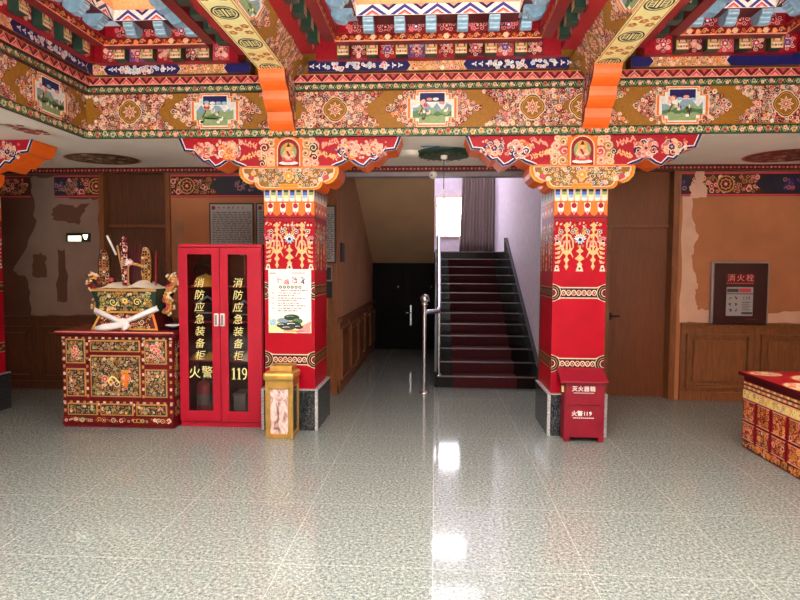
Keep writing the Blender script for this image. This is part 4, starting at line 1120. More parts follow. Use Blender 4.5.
plaque('butter_sculpture', 'tallest slim red and white plaque in the middle of the offering vessel', -3.06, zt + .02, zt + .50, .075, [('cream', 'rose', 'dkred'), ('dkred', 'maroon', 'rose'), ('white', 'dkred', 'maroon')], [(.5, 0), (.45, .25), (.5, .45), (.8, .55), (.7, .7), (1, .85), (.9, .95), (.4, 1)], 'dkred', -.03)
plaque('butter_sculpture', 'rightmost golden carved plaque standing in the offering vessel', -2.855, zt + .03, zt + .395, .12, [('gold', 'dkgreen', 'brown'), ('tan', 'brown', 'dkred'), ('gold', 'maroon', 'dkgreen'), ('cream', 'brown', 'gold')], SHP, 'brown')
m = MB(); pts = [(-3.02, VY + .04, zt), (-3.0, VY + .05, zt + .22), (-2.99, VY + .05, zt + .44)]
for k in range(9):
    a = (k - 4) * .09; m.tube([(-3.0 + a * .12, VY + .06, zt + .02), (-3.0 + a * .25, VY + .06, zt + .25), (-2.99 + a * .3, VY + .06, zt + .47 - abs(a) * .2)], [.008, .02, .006], 'maroon', 6)
tag(m.build('feather_bundle'), 'dark red dyed barley ears standing behind the middle plaque', 'ornament')
def stick(name, lab, a, b, r, mat, cat='stick'):
    M = MB(); M.tube([a, b], r, mat, 8); return tag(M.build(name), lab, cat)
stick('incense_stick', 'white stick leaning out of the vessel above the left plaque', (-3.18, VY + .03, zt + .33), (-3.27, VY + .03, zt + .52), .011, 'khata_white')
bpy.data.objects['incense_stick'].name = 'white_stick'
stick('wooden_stick', 'thin brown stick leaning between the left and middle plaques', (-3.06, VY - .02, zt + .01), (-3.14, VY - .02, zt + .42), .01, 'tan')
stick('wooden_rod', 'dark red rod standing at the right of the golden plaque', (-2.775, VY + .02, zt + .01), (-2.765, VY + .02, zt + .37), .01, 'deepred')
m = MB(); m.ball((-3.0, VY - .06, zt + .255), .035, 'khata_white', 10, (1.2, .8, .8)); m.tube([(-3.07, VY - .05, zt + .28), (-3.0, VY - .06, zt + .25), (-2.93, VY - .05, zt + .235), (-2.87, VY - .03, zt + .215)], [.008, .012, .014, .01], 'tan', 8)
for k in range(6): m.ball((-3.0 + .03 * math.cos(k), VY - .075, zt + .255 + .025 * math.sin(k)), .014, 'pink' if k % 2 else 'white', 8)
m.tube([(-3.02, VY - .05, zt + .01), (-3.01, VY - .055, zt + .24)], .008, 'tan', 6)
tag(m.build('white_flower'), 'white flower on a brown stem bent to the right over the vessel', 'flower')
m = MB(); m.ball((-3.165, VY - .06, zt + .06), .04, 'maroon', 10); m.ball((-3.165, VY - .09, zt + .085), .022, 'rose', 8); m.ball((-3.13, VY - .08, zt + .03), .025, 'dkred', 8); m.ball((-3.2, VY - .07, zt + .025), .025, 'pink', 8)
tag(m.build('red_flower'), 'small dark red flower head resting on the barley', 'flower')
# ceremonial scarf tied across the vessel
def ribbon(M, pts, w, mat, th=.008):
    vs = []; n = len(pts)
    for i, (x, y, z) in enumerate(pts):
        a = V3(pts[max(0, i - 1)]); b = V3(pts[min(n - 1, i + 1)]); t = (b - a).normalized(); up = V3((0, -1, 0)).cross(t).normalized(); k = w[i] if isinstance(w, list) else w
        for q in (-.5, -.17, .17, .5): vs.append(V3((x, y - (.012 if abs(q) < .3 else 0), z)) + up * k * q)
    fs = []
    for i in range(n - 1):
        for k in range(3): fs.append((i * 4 + k, i * 4 + k + 1, (i + 1) * 4 + k + 1, (i + 1) * 4 + k))
    M.mesh(vs, fs, mat, True)
kh = thing('white_scarf', 'white ceremonial scarf knotted across the foot of the offering vessel', 'scarf', (VX, 5.45, vz))
yk = 5.475
m = MB(); ribbon(m, [(VX - .315, yk + .03, vz + .19), (VX - .2, yk + .01, vz + .145), (VX - .08, yk - .01, vz + .10), (VX - .0, yk - .03, vz + .075)], [.04, .04, .04, .035], 'khata_white')
ribbon(m, [(VX + .315, yk + .03, vz + .215), (VX + .2, yk + .01, vz + .165), (VX + .09, yk - .01, vz + .115), (VX - .01, yk - .03, vz + .075)], [.045, .045, .04, .035], 'khata_white'); o = m.build('band', kh); s_ = o.modifiers.new('cloth', 'SOLIDIFY'); s_.thickness = .008
m = MB(); m.ball((VX - .005, yk - .035, vz + .07), .05, 'khata_white', 12, (1, .5, 1.0)); m.ball((VX + .03, yk - .035, vz + .05), .035, 'khata_white', 12, (.9, .6, 1.1)); m.build('knot', kh)
m = MB(); ribbon(m, [(VX - .01, yk - .035, vz + .06), (VX - .09, yk - .04, vz + .04), (VX - .18, yk - .045, vz + .025), (VX - .27, yk - .045, vz + .012)], [.05, .06, .07, .04], 'khata_white')
ribbon(m, [(VX + .01, yk - .04, vz + .05), (VX + .02, yk - .042, vz + .02), (VX + .03, yk - .045, vz + .006)], [.04, .05, .05], 'khata_white'); o = m.build('tails', kh); s_ = o.modifiers.new('cloth', 'SOLIDIFY'); s_.thickness = .008
m = MB(); m.lathe((-2.545, 5.56, .935), [(.035, 0), (.06, .02), (.075, .045), (.07, .045), (.055, .025), (0.001, .015)], 'rubber_black', 20); m.lathe((-2.545, 5.56, .935), [(.0755, .043), (.0755, .05), (.068, .05), (.068, .043)], 'khata_white', 20)
tag(m.build('offering_bowl'), 'small black bowl with a white rim at the right end of the altar chest', 'bowl')

# ------------------------------------------------------------------ glass fronted red cabinet
K0, K1, KY, KD, KH = -2.455, -1.645, 5.50, .40, 1.765
ca = thing('fire_equipment_cabinet', 'tall red metal cabinet with two glazed doors and gold lettering', 'cabinet', ((K0 + K1) / 2, KY + KD / 2, 0))
m = MB(); t = .02
m.box(K0, K0 + t, KY + .02, KY + KD, .0, KH, 'cabinet_red'); m.box(K1 - t, K1, KY + .02, KY + KD, .0, KH, 'cabinet_red'); m.box(K0, K1, KY + KD - t, KY + KD, 0, KH, 'maroon')
m.box(K0, K1, KY, KY + KD, KH - .03, KH, 'cabinet_red'); m.box(K0, K1, KY, KY + KD, 0, .055, 'cabinet_red'); m.box(K0 + t, K1 - t, KY + .02, KY + KD, .055, .075, 'cabinet_red')
m.build('body', ca, .004)
SH = (.64, 1.02, 1.36)
for z in SH:
    m = MB(); m.box(K0 + t, K1 - t, KY + .04, KY + KD - t, z - .012, z, 'cabinet_red'); m.build('shelf', ca)
KM = (K0 + K1) / 2; F = FRONT(0, KY)
COLS = '消防应急装备柜'
for s, (a, b, hx, word) in ((-1, (K0 + .003, KM - .003, KM - .03, '火警')), (1, (KM + .003, K1 - .003, KM + .03, '119'))):
    m = MB(); fo, fi = .085, .075; wl, wr = (fo, fi) if s < 0 else (fi, fo + .05)
    z0, z1 = .06, KH - .035; 
    for q in ((a, a + wl, z0, z1), (b - wr, b, z0, z1), (a + wl, b - wr, z0, z0 + .10), (a + wl, b - wr, z1 - .062, z1)): m.fbox(F, *q, 0, .022, 'cabinet_red')
    m.fbox(F, a + .05, b - .05, z0 + .02, z0 + .024, .022, .024, 'deepred')
    d = m.build('door', ca, .003)
    g = MB(); g.fbox(F, a + wl - .005, b - wr + .005, z0 + .095, z1 - .058, .008, .012, 'clear_glass'); g.build('glass_pane', d)
    gc = (a + wl + b - wr) / 2 + (.0 if s < 0 else .005)
    Ft = F.off(w=.013)
    for k, c_ in enumerate(COLS):
        text(c_, .098, Ft.off(gc - .01 - .006 * 0, 1.392 - k * .1165), 'text_gold', 'gold_character', ca, .2, .0008, 0, 1, 0)
    if s < 0:
        text('火', .125, Ft.off(gc - .06, .525), 'text_gold', 'gold_character', ca, 0, .0008, 0, .95, 0); text('警', .12, Ft.off(gc + .062, .53), 'text_gold', 'gold_character', ca, 0, .0008, 0, .95, 0)
    else:
        for q in (-1, 0, 1):
            dg = MB(); x_ = gc + q * .052
            if q < 1:
                dg.fbox(Ft, x_ - .008, x_ + .008, .475, .58, 0, .001, 'text_gold'); dg.fbox(Ft, x_ - .018, x_ + .018, .47, .476, 0, .001, 'text_gold'); dg.poly(Ft, [(x_ - .022, .558), (x_ - .008, .562), (x_ - .002, .582), (x_ - .008, .58)], 'text_gold')
            else:
                dg.strip(Ft, [(x_ + .019 * math.cos(t), .548 + .03 * math.sin(t)) for t in [2 * PI * i / 16 for i in range(16)]], .011, 'text_gold', True)
                dg.strip(Ft, [(x_ + .019, .548), (x_ + .018, .515), (x_ + .008, .485), (x_ - .012, .472)], .012, 'text_gold')
            dg.build('gold_number', ca)
    h = MB(); h.fbox(F, hx - .02, hx + .02, .985, 1.105, .022, .05, 'text_white'); h.fbox(F, hx - .012, hx + .012, .995, 1.095, .05, .056, 'silver_frame'); h.build('handle', d, .004)['label'] = 'pale handle'
# what is kept inside
def helmet(x, z, r, lab, mat='helmet_yellow', y=KY + .12, sx=1.):
    M = MB(); M.lathe((x, y, z), [(r * 1.25, 0), (r * 1.25, .008), (r, .02), (r * .97, r * .45), (r * .75, r * .8), (r * .4, r * .98), (.001, r * 1.03)], mat, 20, sx, .95)
    M.tube([(x, y - r * 1.0, z + .02), (x, y - r * .75, z + r * .86), (x, y, z + r * 1.06), (x, y + r * .7, z + r * .85)], .012, mat, 8)
    return tag(M.build('safety_helmet'), lab, 'helmet', 'helmets in the fire cabinet')
helmet(-2.24, 1.36, .11, 'yellow helmet on the top shelf behind the left glass door')
helmet(-2.34, .64, .052, 'leftmost of the three small yellow helmets on the lowest cabinet shelf'); helmet(-2.21, .64, .06, 'middle one of the three small yellow helmets on the lowest cabinet shelf'); helmet(-2.085, .64, .05, 'rightmost of the three small yellow helmets on the lowest cabinet shelf', y=KY + .12)
helmet(-1.79, .64, .085, 'white helmet on the lowest shelf behind the right glass door', 'text_white')
def cyl(name, lab, x, r, h, mat, y=KY + .18, z=.076):
    M = MB(); M.lathe((x, y, z), [(r, 0), (r, h * .8), (r * .8, h * .9), (r * .35, h * .95), (r * .3, h)], mat, 22)
    o = tag(M.build(name), lab, 'extinguisher', 'extinguishers in the fire cabinet')
    M2 = MB(); M2.tube([(x, y, z + h), (x, y, z + h + .03)], .016, 'rubber_black', 8); M2.tube([(x - .05, y, z + h + .03), (x + .03, y, z + h + .035)], .01, 'rubber_black', 8); M2.tube([(x, y - .015, z + h + .01), (x + r * .9, y - r * .6, z + h * .9), (x + r * .9, y - r * .8, z + h * .4)], .009, 'rubber_black', 8); M2.build('valve', o)
    M3 = MB(); M3.lathe((x, y, z), [(r * 1.004, h * .3), (r * 1.004, h * .6)], 'silver_frame', 22); M3.build('paper_band', o)
    return o
cyl('fire_extinguisher', 'fat red extinguisher standing at the bottom left of the cabinet', -2.28, .085, .36, 'cylinder_red')
cyl('fire_extinguisher', 'slim grey extinguisher beside the fat red one in the cabinet', -2.10, .055, .34, 'notice_grey')
cyl('fire_extinguisher', 'slim red extinguisher at the bottom of the cabinet behind the right door', -1.775, .055, .25, 'deepred', KY + .12)
m = MB(); m.box(-1.97, -1.85, KY + .1, KY + .3, .076, .30, 'notice_grey'); m.box(-1.975, -1.845, KY + .095, KY + .305, .28, .31, 'silver_frame'); tag(m.build('mask_box', None, .005), 'grey box at the bottom of the cabinet behind the right door', 'box')
def bag(lab, x0, x1, z, h, y0=KY + .12):
    M = MB(); M.fbox(FRONT(0, y0), x0, x1, z, z + h * .7, -.18, 0, 'bag_dark')
    M.tube([(x0 + .02, y0 - .01, z + h * .68), ((x0 + x1) / 2, y0 - .02, z + h), (x1 - .02, y0 - .01, z + h * .68)], .012, 'steel', 8); M.fbox(FRONT(0, y0), x0 + .02, x1 - .02, z + h * .3, z + h * .36, 0, .006, 'notice_grey')
    return tag(M.build('kit_bag', None, .012), lab, 'bag', 'dark kit bags in the fire cabinet')
bag('dark folded kit bag on the second shelf behind the left glass door', -2.36, -2.08, 1.02, .24); bag('dark folded kit bag on the second shelf behind the right glass door', -1.97, -1.74, 1.02, .2)
bag('dark kit bag on the third shelf behind the left glass door', -2.36, -2.08, .64 + .13, .0 + .16, KY + .28) if 0 else None
m = MB(); m.tube([(-1.875, KY + .22, 1.36), (-1.875, KY + .22, 1.70)], .014, 'cylinder_red', 10); m.fbox(FRONT(0, KY + .22), -1.93, -1.82, 1.66, 1.70, -.012, .012, 'silver_frame'); m.lathe((-1.875, KY + .22, 1.36), [(.05, 0), (.05, .012), (.014, .03)], 'cylinder_red')
tag(m.build('fire_axe'), 'red handled axe standing on the top shelf behind the right glass door', 'axe')
m = MB(); m.tube([(-2.32 + .09 * math.cos(t), KY + .26 + .02 * math.sin(t * 3), 1.52 + .06 * math.sin(t)) for t in [i * .35 for i in range(19)]], .012, 'bag_dark', 8); m.tube([(-2.3, KY + .26, 1.37), (-2.3, KY + .26, 1.47)], .02, 'bag_dark', 8)
tag(m.build('rope_coil'), 'dark coiled strap behind the yellow helmet on the top shelf', 'strap')

# poster on the pillar
m = MB(); F = FRONT(-1.372, 5.466); 
m.fbox(F, -.202, .206, .928, 1.532, -.0015, .003, 'poster_white'); G = F.off(w=.003)
m.rect(G, -.19, -.13, 1.49, 1.497, 'ink'); m.rect(G, .02, .15, 1.493, 1.498, 'rose')
for i, (x, z, s) in enumerate(((-.09, 1.425, .035), (-.03, 1.415, .04), (.045, 1.425, .045), (.12, 1.42, .05))):
    mt = ('pink', 'rose', 'rose', 'ink')[i]
    for k in range(5): m.strip(G, [(x + random.uniform(-s, s) * .7, z + random.uniform(-s, s) * .7), (x + random.uniform(-s, s) * .7, z + random.uniform(-s, s) * .7)], .008, mt)
for i in range(6): m.disc(G, -.085 + i * .037, 1.362, .015, 'green', 10); m.disc(G, -.085 + i * .037, 1.362, .007, 'white', 6)
for r_ in range(9):
    z = 1.33 - r_ * .024; x = -.11 if r_ else -.08
    L_ = random.uniform(.16, .26); u = x
    while u < x + L_:
        w_ = random.uniform(.01, .035); m.rect(G, u, u + w_, z - .0035, z + .0035, random.choice(('ink', 'rose', 'ink', 'notice_grey'))); u += w_ + .008
    if r_ % 2: m.rect(G, -.165, -.15, z - .003, z + .003, 'ink')
m.poly(G, jag([(-.2, 1.07), (-.2, .93), (.2, .93), (.2, 1.0), (.05, 1.06), (-.05, 1.03)], .006), 'palelemon'); m.poly(G, jag([(.06, .935), (.2, .935), (.2, 1.04), (.12, 1.0)], .006), 'pink')
for x, z, a_, b_, mt in ((-.06, 1.045, .06, .025, 'steel'), (.02, 1.075, .075, .03, 'dkgreen'), (.075, 1.04, .05, .028, 'green'), (-.07, 1.0, .055, .026, 'dkgreen'), (.03, 1.005, .08, .034, 'dkgreen'), (.085, .985, .045, .02, 'dkgreen'), (-.02, .975, .07, .022, 'ink')):
    m.disc(G, x, z, a_, mt, 18, b_); m.disc(G, x - a_ * .2, z + b_ * .25, a_ * .5, 'white' if z < 1.02 else 'sage', 12, b_ * .3); m.disc(G, x - a_ * .1, z + b_ * .05, a_ * .5, mt, 12, b_ * .3)
m.poly(G, jag([(-.2, 1.05), (-.14, 1.06), (-.12, 1.0), (-.19, 1.0)], .008), 'skyblue'); m.rect(G, -.06, .14, .942, .95, 'rose')
tag(m.build('poster'), 'white poster with dark green pebbles pinned to the red pillar', 'poster')

# gold ash bin
BX0, BX1, BY0, BY1 = -1.522, -1.268, 5.15, 5.40
bn = thing('ash_bin', 'gold litter bin with pink marble panels in front of the red pillar', 'bin', ((BX0 + BX1) / 2, (BY0 + BY1) / 2, 0))
m = MB()
for x in (BX0, BX1 - .03):
    for y in (BY0, BY1 - .03): m.box(x, x + .03, y, y + .03, 0, .53, 'gold_metal')
m.box(BX0 + .004, BX1 - .004, BY0 + .004, BY1 - .004, 0, .045, 'gold_metal'); m.box(BX0 + .004, BX1 - .004, BY0 + .004, BY1 - .004, .47, .53, 'gold_metal')
m.build('frame', bn, .004)
m = MB(); m.box(BX0 + .02, BX1 - .02, BY0 + .012, BY1 - .012, .045, .47, 'pink_marble'); m.box(BX0 + .03, BX1 - .012, BY0 + .03, BY1 - .03, .045, .47, 'black_granite'); m.build('marble_panel', bn)['label'] = 'pink veined marble panel'
m = MB(); F = FRONT(0, BY0)
for a, b in ((BX0 + .03, BX0 + .045), (BX1 - .045, BX1 - .03)): m.fbox(F, a, b, .045, .47, -.012, -.002, 'gold_metal')
m.fbox(F, BX0 + .03, BX1 - .03, .455, .47, -.012, -.002, 'gold_metal'); m.build('moulding', bn)
m = MB(); m.box(BX0 - .018, BX1 + .014, BY0 - .03, BY1 + .01, .53, .605, 'gold_metal'); m.build('lid', bn, .025)
m = MB()
for q in ((BX0 + .03, BX1 - .02, BY0 + .05, BY0 + .065), (BX0 + .03, BX1 - .02, BY1 - .03, BY1 - .015), (BX0 + .03, BX0 + .045, BY0 + .065, BY1 - .03), (BX1 - .035, BX1 - .02, BY0 + .065, BY1 - .03)): m.box(*q, .605, .655, 'gold_metal')
m.box(BX0 + .045, BX1 - .035, BY0 + .065, BY1 - .03, .606, .615, 'rubber_black'); m.build('ash_tray', bn, .003)

# red extinguisher box
RX0, RX1, RY0, RY1 = 1.165, 1.515, 5.262, 5.43
rb = thing('extinguisher_box', 'red metal fire extinguisher box with a sloping lid at the foot of the pillar', 'box', ((RX0 + RX1) / 2, (RY0 + RY1) / 2, 0))
m = MB(); m.box(RX0, RX1, RY0, RY1, .04, .565, 'box_red')
for x in (RX0, RX1 - .05):
    for y in (RY0, RY1 - .05): m.box(x, x + .05, y, y + .05, 0, .04, 'box_red')
m.build('body', rb, .004)
m = MB(); m.prism(FACE_R(RX1 + .022, 0), [(RY0 - .035, .535), (RY0 - .035, .55), (RY1 + .005, .645), (RY1 + .005, .565), (RY0, .56)], -(RX1 - RX0 + .065), 0, 'box_red'); m.build('lid', rb, .004)
m = MB(); F = FRONT(0, RY0); m.fbox(F, RX0 + .02, RX1 - .03, .325, .545, 0, .004, 'box_red')
m.strip(F.off(w=.004), [(RX0 + .03, .335), (RX0 + .09, .328), (RX0 + .12, .345), (RX0 + .16, .33), (RX0 + .22, .338), (RX1 - .06, .33), (RX1 - .04, .342)], .006, 'maroon'); m.build('door_flap', rb)
m = MB(); m.fbox(FACE_L(RX0, RY0), -.07, -.03, .44, .5, 0, .02, 'text_gold'); m.build('latch', rb, .004)['label'] = 'pale yellow latch'
xc = (RX0 + RX1) / 2
for k, c_ in enumerate('灭火器箱'): text(c_, .05, F.off(xc - .09 + k * .052, .478, .004), 'text_white', 'white_character', rb, 0, .0008, .0005, 1, .0006)
for u_, c_ in ((-.085, '火'), (-.035, '警'), (.005, '1'), (.028, '1'), (.056, '9')): text(c_, .05, F.off(xc - .005 + u_, .255, 0), 'text_white', 'white_character', rb, 0, .0008, .0005, 1, .0006)
m = MB(); m.rect(F.off(w=.004), xc - .1, xc + .08, .442, .446, 'text_white'); m.build('white_underline', rb); m = MB()
u = xc - .1
while u < xc + .07: m.rect(F, u, u + .012, .214, .222, 'text_white'); u += .017
m.build('white_dashes', rb)

# hydrant cabinet on the right wall
hy = thing('hydrant_cabinet', 'dark red hydrant cabinet in a silver frame on the back wall', 'cabinet', (3.54, YB, 0.9))
F = FRONT(0, YB); m = MB(); m.fbox(F, 3.22, 3.87, .895, 1.64, 0, .05, 'silver_frame'); m.build('frame', hy, .005)
m = MB(); m.fbox(F, 3.245, 3.845, .915, 1.62, .03, .062, 'hydrant_red'); m.build('door', hy, .004)
m = MB(); G = F.off(w=.062)
m.fbox(G, 3.38, 3.70, 1.375, 1.50, 0, .002, 'dkred'); m.build('name_plate', hy)
for k, c_ in enumerate('消火栓'): text(c_, .092, G.off(3.435 + k * .105, 1.447, .002), 'pink', 'pale_character', hy, 0, .0008, .0005)
m = MB(); 
for i in range(14): m.rect(G.off(w=.002), 3.385 + i * .022, 3.398 + i * .022, 1.385, 1.392, 'pink')
m.rect(G, 3.60, 3.74, .965, .975, 'ink_red')
m.fbox(G, 3.385, 3.685, 1.01, 1.345, 0, .003, 'notice_grey'); H = G.off(w=.003)
m.rect(H, 3.39, 3.52, 1.285, 1.325, 'ink'); m.rect(H, 3.525, 3.66, 1.285, 1.33, 'rose'); m.rect(H, 3.385, 3.685, 1.262, 1.272, 'ink')
for i in range(3):
    for j in range(2):
        x, z = 3.43 + j * .065, 1.215 - i * .07
        for k in range(4): m.strip(H, [(x + random.uniform(-.018, .018), z + random.uniform(-.02, .02)), (x + random.uniform(-.018, .018), z + random.uniform(-.02, .02))], .009, 'ink')
for i in range(5): m.rect(H, 3.56, 3.66 - .02 * (i % 2), 1.165 - i * .022, 1.172 - i * .022, 'ink')
m.rect(H, 3.56, 3.68, 1.03, 1.055, 'ink'); m.build('notice', hy)
for k, c_ in enumerate('119'): text(c_, .055, H.off(3.58 + k * .03, 1.215), 'ink', 'dark_number', hy, 0, .0005, .0005)

# framed notices on the back wall
def notice(lab, x0, x1, z0, z1, F=FRONT(0, YB)):
    r = thing('framed_notice', lab, 'notice', ((x0 + x1) / 2, YB, z0), 'framed notices on the back wall')
    M = MB(); M.fbox(F, x0, x1, z0, z1, 0, .02, 'notice_frame'); M.build('frame', r)
    M = MB(); M.fbox(F, x0 + .018, x1 - .018, z0 + .018, z1 - .018, .018, .023, 'notice_grey'); G = F.off(w=.023)
    w = x1 - x0; M.disc(G, x0 + .055, z1 - .06, .026, 'ink_red', 14)
    n = 6
    for i in range(n):
        x = x0 + .125 + i * (w - .2) / n
        for k in range(4): M.strip(G, [(x + random.uniform(-.015, .015), z1 - .06 + random.uniform(-.017, .017)), (x + random.uniform(-.015, .015), z1 - .06 + random.uniform(-.017, .017))], .008, 'ink_red')
    z = z1 - .115
    while z > z0 + .05:
        u = x0 + .04
        while u < x1 - .05:
            w_ = random.uniform(.02, .07); M.rect(G, u, min(x1 - .03, u + w_), z - .004, z + .004, 'ink'); u += w_ + .014
        z -= .022
    M.build('sheet', r)
notice('framed grey notice on the back wall above the red cabinet', -2.77, -2.215, 1.62, 2.33)
notice('framed grey notice half hidden behind the left side of the poster pillar', -2.19, -1.78, 1.62, 2.33)
notice('framed grey notice seen between the poster pillar and the corridor', -1.74, -1.205, 1.60, 2.30)
m = MB(); F = FRONT(0, YB); m.fbox(F, -1.40, -1.25, 1.38, 1.57, .0, .05, 'silver_frame'); m.fbox(F, -1.40, -1.25, 1.18, 1.38, .0, .05, 'rubber_black'); m.fbox(F, -1.39, -1.26, 1.40, 1.55, .05, .055, 'notice_frame')
tag(m.build('control_box', None, .004), 'grey and black control box on the wall beside the corridor', 'control box')
m = MB(); m.fbox(FACE_R(-1.19, YB + .2), .0, .25, 1.62, 1.86, 0, .02, 'rubber_black'); tag(m.build('switch_panel', None, .003), 'dark switch panel on the corridor wall near its edge', 'switch panel')

# exit sign
ex = thing('exit_sign', 'lit exit sign on the left part of the back wall', 'sign', (-4.43, YB, 1.85))
m = MB(); m.fbox(FRONT(0, YB), -4.585, -4.285, 1.85, 1.96, 0, .04, 'notice_frame'); m.build('housing', ex, .004)
G = FRONT(0, YB - .04); m = MB(); m.fbox(G, -4.555, -4.39, 1.86, 1.925, 0, .004, 'sign_glow'); m.build('lit_panel', ex)
m = MB(); m.poly(G, [(-4.37, 1.94), (-4.30, 1.94), (-4.31, 1.905), (-4.32, 1.88), (-4.345, 1.88), (-4.36, 1.91)][::-1], 'sign_glow'); m.build('pictogram', ex)

# small things over the stair opening
m = MB(); m.lathe((0, 0, 0), [(.05, 0), (.05, .015), (.03, .03), (.001, .034)], 'ceiling_white', 20); 
M2 = MB(); 
for v, f_, k, s in zip([0], [0], [0], [0]): pass
M2.v = [(-.035 + x, YB - .035 - z, 2.655 + y) for x, y, z in m.v]; M2.f = m.f; M2.m = m.m; M2.names = m.names; M2.sm = m.sm
M2.ball((-.05, YB - .067, 2.648), .009, 'rubber_black', 8)
tag(M2.build('smoke_detector'), 'round white detector on the shutter rail over the stair opening', 'detector')
m = MB(); m.lathe((-.28, 6.2, ZC), [(.11, 0), (.11, -.02), (.09, -.045), (.05, -.055), (.001, -.056)][::1], 'ceiling_white', 24); tag(m.build('ceiling_light'), 'small round white ceiling light between the two pillars', 'light')
m = MB(); m.lathe((.09, 6.25, ZC), [(.30, 0), (.30, -.012), (.27, -.035), (.1, -.045), (.001, -.046)], 'dkgreen', 32)
G = DOWN(0, 0, ZC - .046)
for k in range(60):
    a = k * 2.4; q = .26 * (k / 60) ** .5; blossom(m, G, .09 + q * math.cos(a), -6.25 + q * math.sin(a), .022, random.choice([('sage', 'dkgreen', 'tan'), ('tan', 'brown', 'sage'), ('green', 'black', 'sage')]))
o = tag(m.build('ceiling_rose'), 'dark green round ceiling rose above the stair entrance', 'ceiling rose')
m = MB(); m.lathe((.08, 6.1, ZC - .06), [(.02, -.04), (.035, -.03), (.035, 0)], 'ceiling_white', 14); m.tube([(.08, 6.1, ZC - .1), (.08, 6.1, 2.36)], .004, 'rubber_black', 6); m.tube([(.08, 6.1, 2.36), (.08, 6.1, 2.26)], [.008, .014], 'khata_white', 8)
tag(m.build('pull_cord'), 'thin pull cord with a white end hanging from the ceiling rose', 'cord')

# long painted chest on the right
RCX, RCY, RCW, RCH = 2.70, 5.24, .75, .66
rc = thing('painted_chest', 'long painted chest with a red and cream top at the right edge', 'chest', (RCX + RCW / 2, 3.9, 0))
YN = 2.6; F = FACE_L(RCX, RCY); Lc = RCY - YN
m = MB(); m.box(RCX, RCX + RCW, YN, RCY, 0, .60, 'dkred')
RS = [('gold', 'dkred', 'cream'), ('tan', 'orange', 'maroon'), ('cream', 'rose', 'dkred'), ('gold', 'maroon', 'orange'), ('peach', 'orange', 'maroon')]
beads(m, F, 0, Lc, .57, .02, ('cream', 'tan', 'gold')); beads(m, F, 0, Lc, .535, .024, ('salmon', 'tan', 'cream', 'tan'))
fine(m, F, 0, Lc, .01, .075, .035, RS, 'brown'); m.build('body', rc)
m = MB(); m.fbox(F, 0, Lc, .59, .632, -.1, .006, 'maroon'); m.box(RCX - .035, RCX + RCW + .03, YN, RCY + .04, .632, .66, 'maroon'); G = UP(0, 0, .66)
m.rect(G, RCX - .035, RCX + RCW + .03, YN, RCY + .04, 'red')
for (x, y, a, b) in ((RCX + .12, RCY - .1, .12, .1), (RCX + .42, RCY - .35, .2, .2), (RCX + .1, RCY - .7, .13, .2), (RCX + .5, RCY - .95, .2, .22), (RCX + .62, RCY - .02, .12, .05), (RCX + .15, RCY - 1.3, .16, .2), (RCX + .5, RCY - 1.7, .2, .25)):
    m.disc(G, x, y, a * 1.08, 'orange', 20, b * 1.08); m.disc(G, x, y, a, 'cream', 20, b)
    for k in range(40):
        t = random.random() * 6.28; q = random.random() ** .5 * .85; curl(m, G, x + a * q * math.cos(t), y + b * q * math.sin(t), .025, random.choice([('tan', 'cream', 'rose'), ('rose', 'cream', 'orange'), ('gold', 'palelemon', 'tan')]))
m.build('top', rc)
def rpanel(nm, u0, u1, v0, v1, base, sets, step):
    M = MB(); M.fbox(F, u0, u1, v0, v1, 0, .012, base); G = F.off(w=.012); filigree(M, G, u0 + .012, u1 - .012, v0 + .008, v1 - .008, step, None, sets, .4)
    for q in (v0 + .004, v1 - .004): M.strip(G, [(u0, q), (u1, q)], .008, 'salmon')
    M.build(nm, rc)
n = 12; d = Lc / n
for i in range(n):
    a, b = i * d + .005, (i + 1) * d - .005
    rpanel('frieze_panel', a, b, .435, .51, 'yellow', [('cream', 'yellow', 'tan'), ('yellow', 'gold', 'cream'), ('palelemon', 'sage', 'cream'), ('cream', 'gold', 'green')], .034)
    rpanel('carved_panel', a + .012, b - .012, .25, .425, 'deepred', RS, .034); rpanel('carved_panel', a + .012, b - .012, .085, .23, 'deepred', RS, .034)

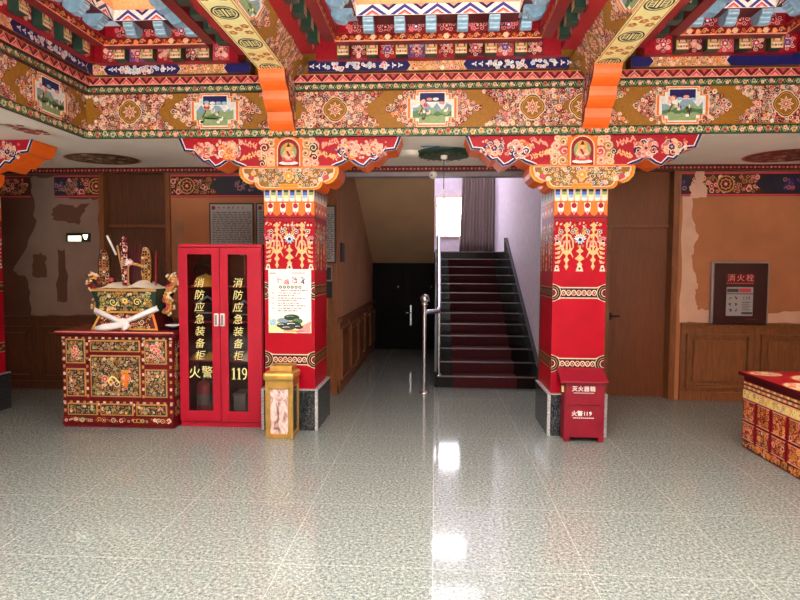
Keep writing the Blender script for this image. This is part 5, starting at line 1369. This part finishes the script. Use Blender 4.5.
# ------------------------------------------------------------------ camera, daylight, added fill lamps
cam = bpy.data.cameras.new('camera'); co = bpy.data.objects.new('camera', cam); COL.objects.link(co)
f_, yaw, pitch, roll = 586.65, .05970, .05495, .00492
fw = V3((-math.sin(yaw) * math.cos(pitch), math.cos(yaw) * math.cos(pitch), -math.sin(pitch)))
r0 = V3((math.cos(yaw), math.sin(yaw), 0)); u0 = r0.cross(fw)
rv = r0 * math.cos(roll) + u0 * math.sin(roll); uv = -r0 * math.sin(roll) + u0 * math.cos(roll)
M4 = Matrix.Identity(4)
for i in range(3): M4[i][0], M4[i][1], M4[i][2] = rv[i], uv[i], -fw[i]
M4[2][3] = 1.55; co.matrix_world = M4
cam.sensor_width = 36; cam.lens = 36 * f_ / 800; cam.clip_start = .02; SC.camera = co

def area(name, loc, rot, sx, sy, power, col=(1, 1, 1), spread=PI):
    l = bpy.data.lights.new(name, 'AREA'); l.shape = 'RECTANGLE'; l.size = sx; l.size_y = sy; l.energy = power; l.color = col; l.spread = spread
    o = bpy.data.objects.new(name, l); COL.objects.link(o); o.location = loc; o.rotation_euler = rot; return o
area('skylight_left', (-2.4, 2.3, 4.0), (0, 0, 0), 1.5, 2.6, 185, (1, .98, .95), 2.4)
area('skylight_middle', (0, 2.3, 4.0), (0, 0, 0), 2.3, 2.6, 290, (1, .98, .95), 2.4)
area('skylight_right', (2.35, 2.3, 4.0), (0, 0, 0), 1.5, 2.6, 185, (1, .98, .95), 2.4)
area('added_bounce_lamp', (0, -1.5, 3.8), (0, 0, 0), 5.4, 3.0, 6500, (1, .98, .95), 1.25)  # added lamp behind the camera; its floor bounce brightens cornice and ceiling
area('entrance_daylight', (0, -3.3, 2.9), (PI / 2, 0, 0), 6.2, 1.6, 80, (1, .97, .93))
area('stairwell_fill', (.1, 11.6, 5.9), (0, 0, 0), 2.0, 3.6, 130, (.95, .93, 1))  # added lamp below the closed stairwell ceiling, brightens the stair walls
w = bpy.data.worlds.new('sky'); SC.world = w; w.use_nodes = True
w.node_tree.nodes['Background'].inputs['Color'].default_value = (.8, .88, 1, 1); w.node_tree.nodes['Background'].inputs['Strength'].default_value = .5
vs_ = SC.view_settings; vs_.view_transform = 'Standard'; vs_.look = 'None'; vs_.exposure = -.12; vs_.gamma = 1.; vs_.use_curve_mapping = False
SC.cycles.use_denoising = True
SC.cycles.max_bounces = 8
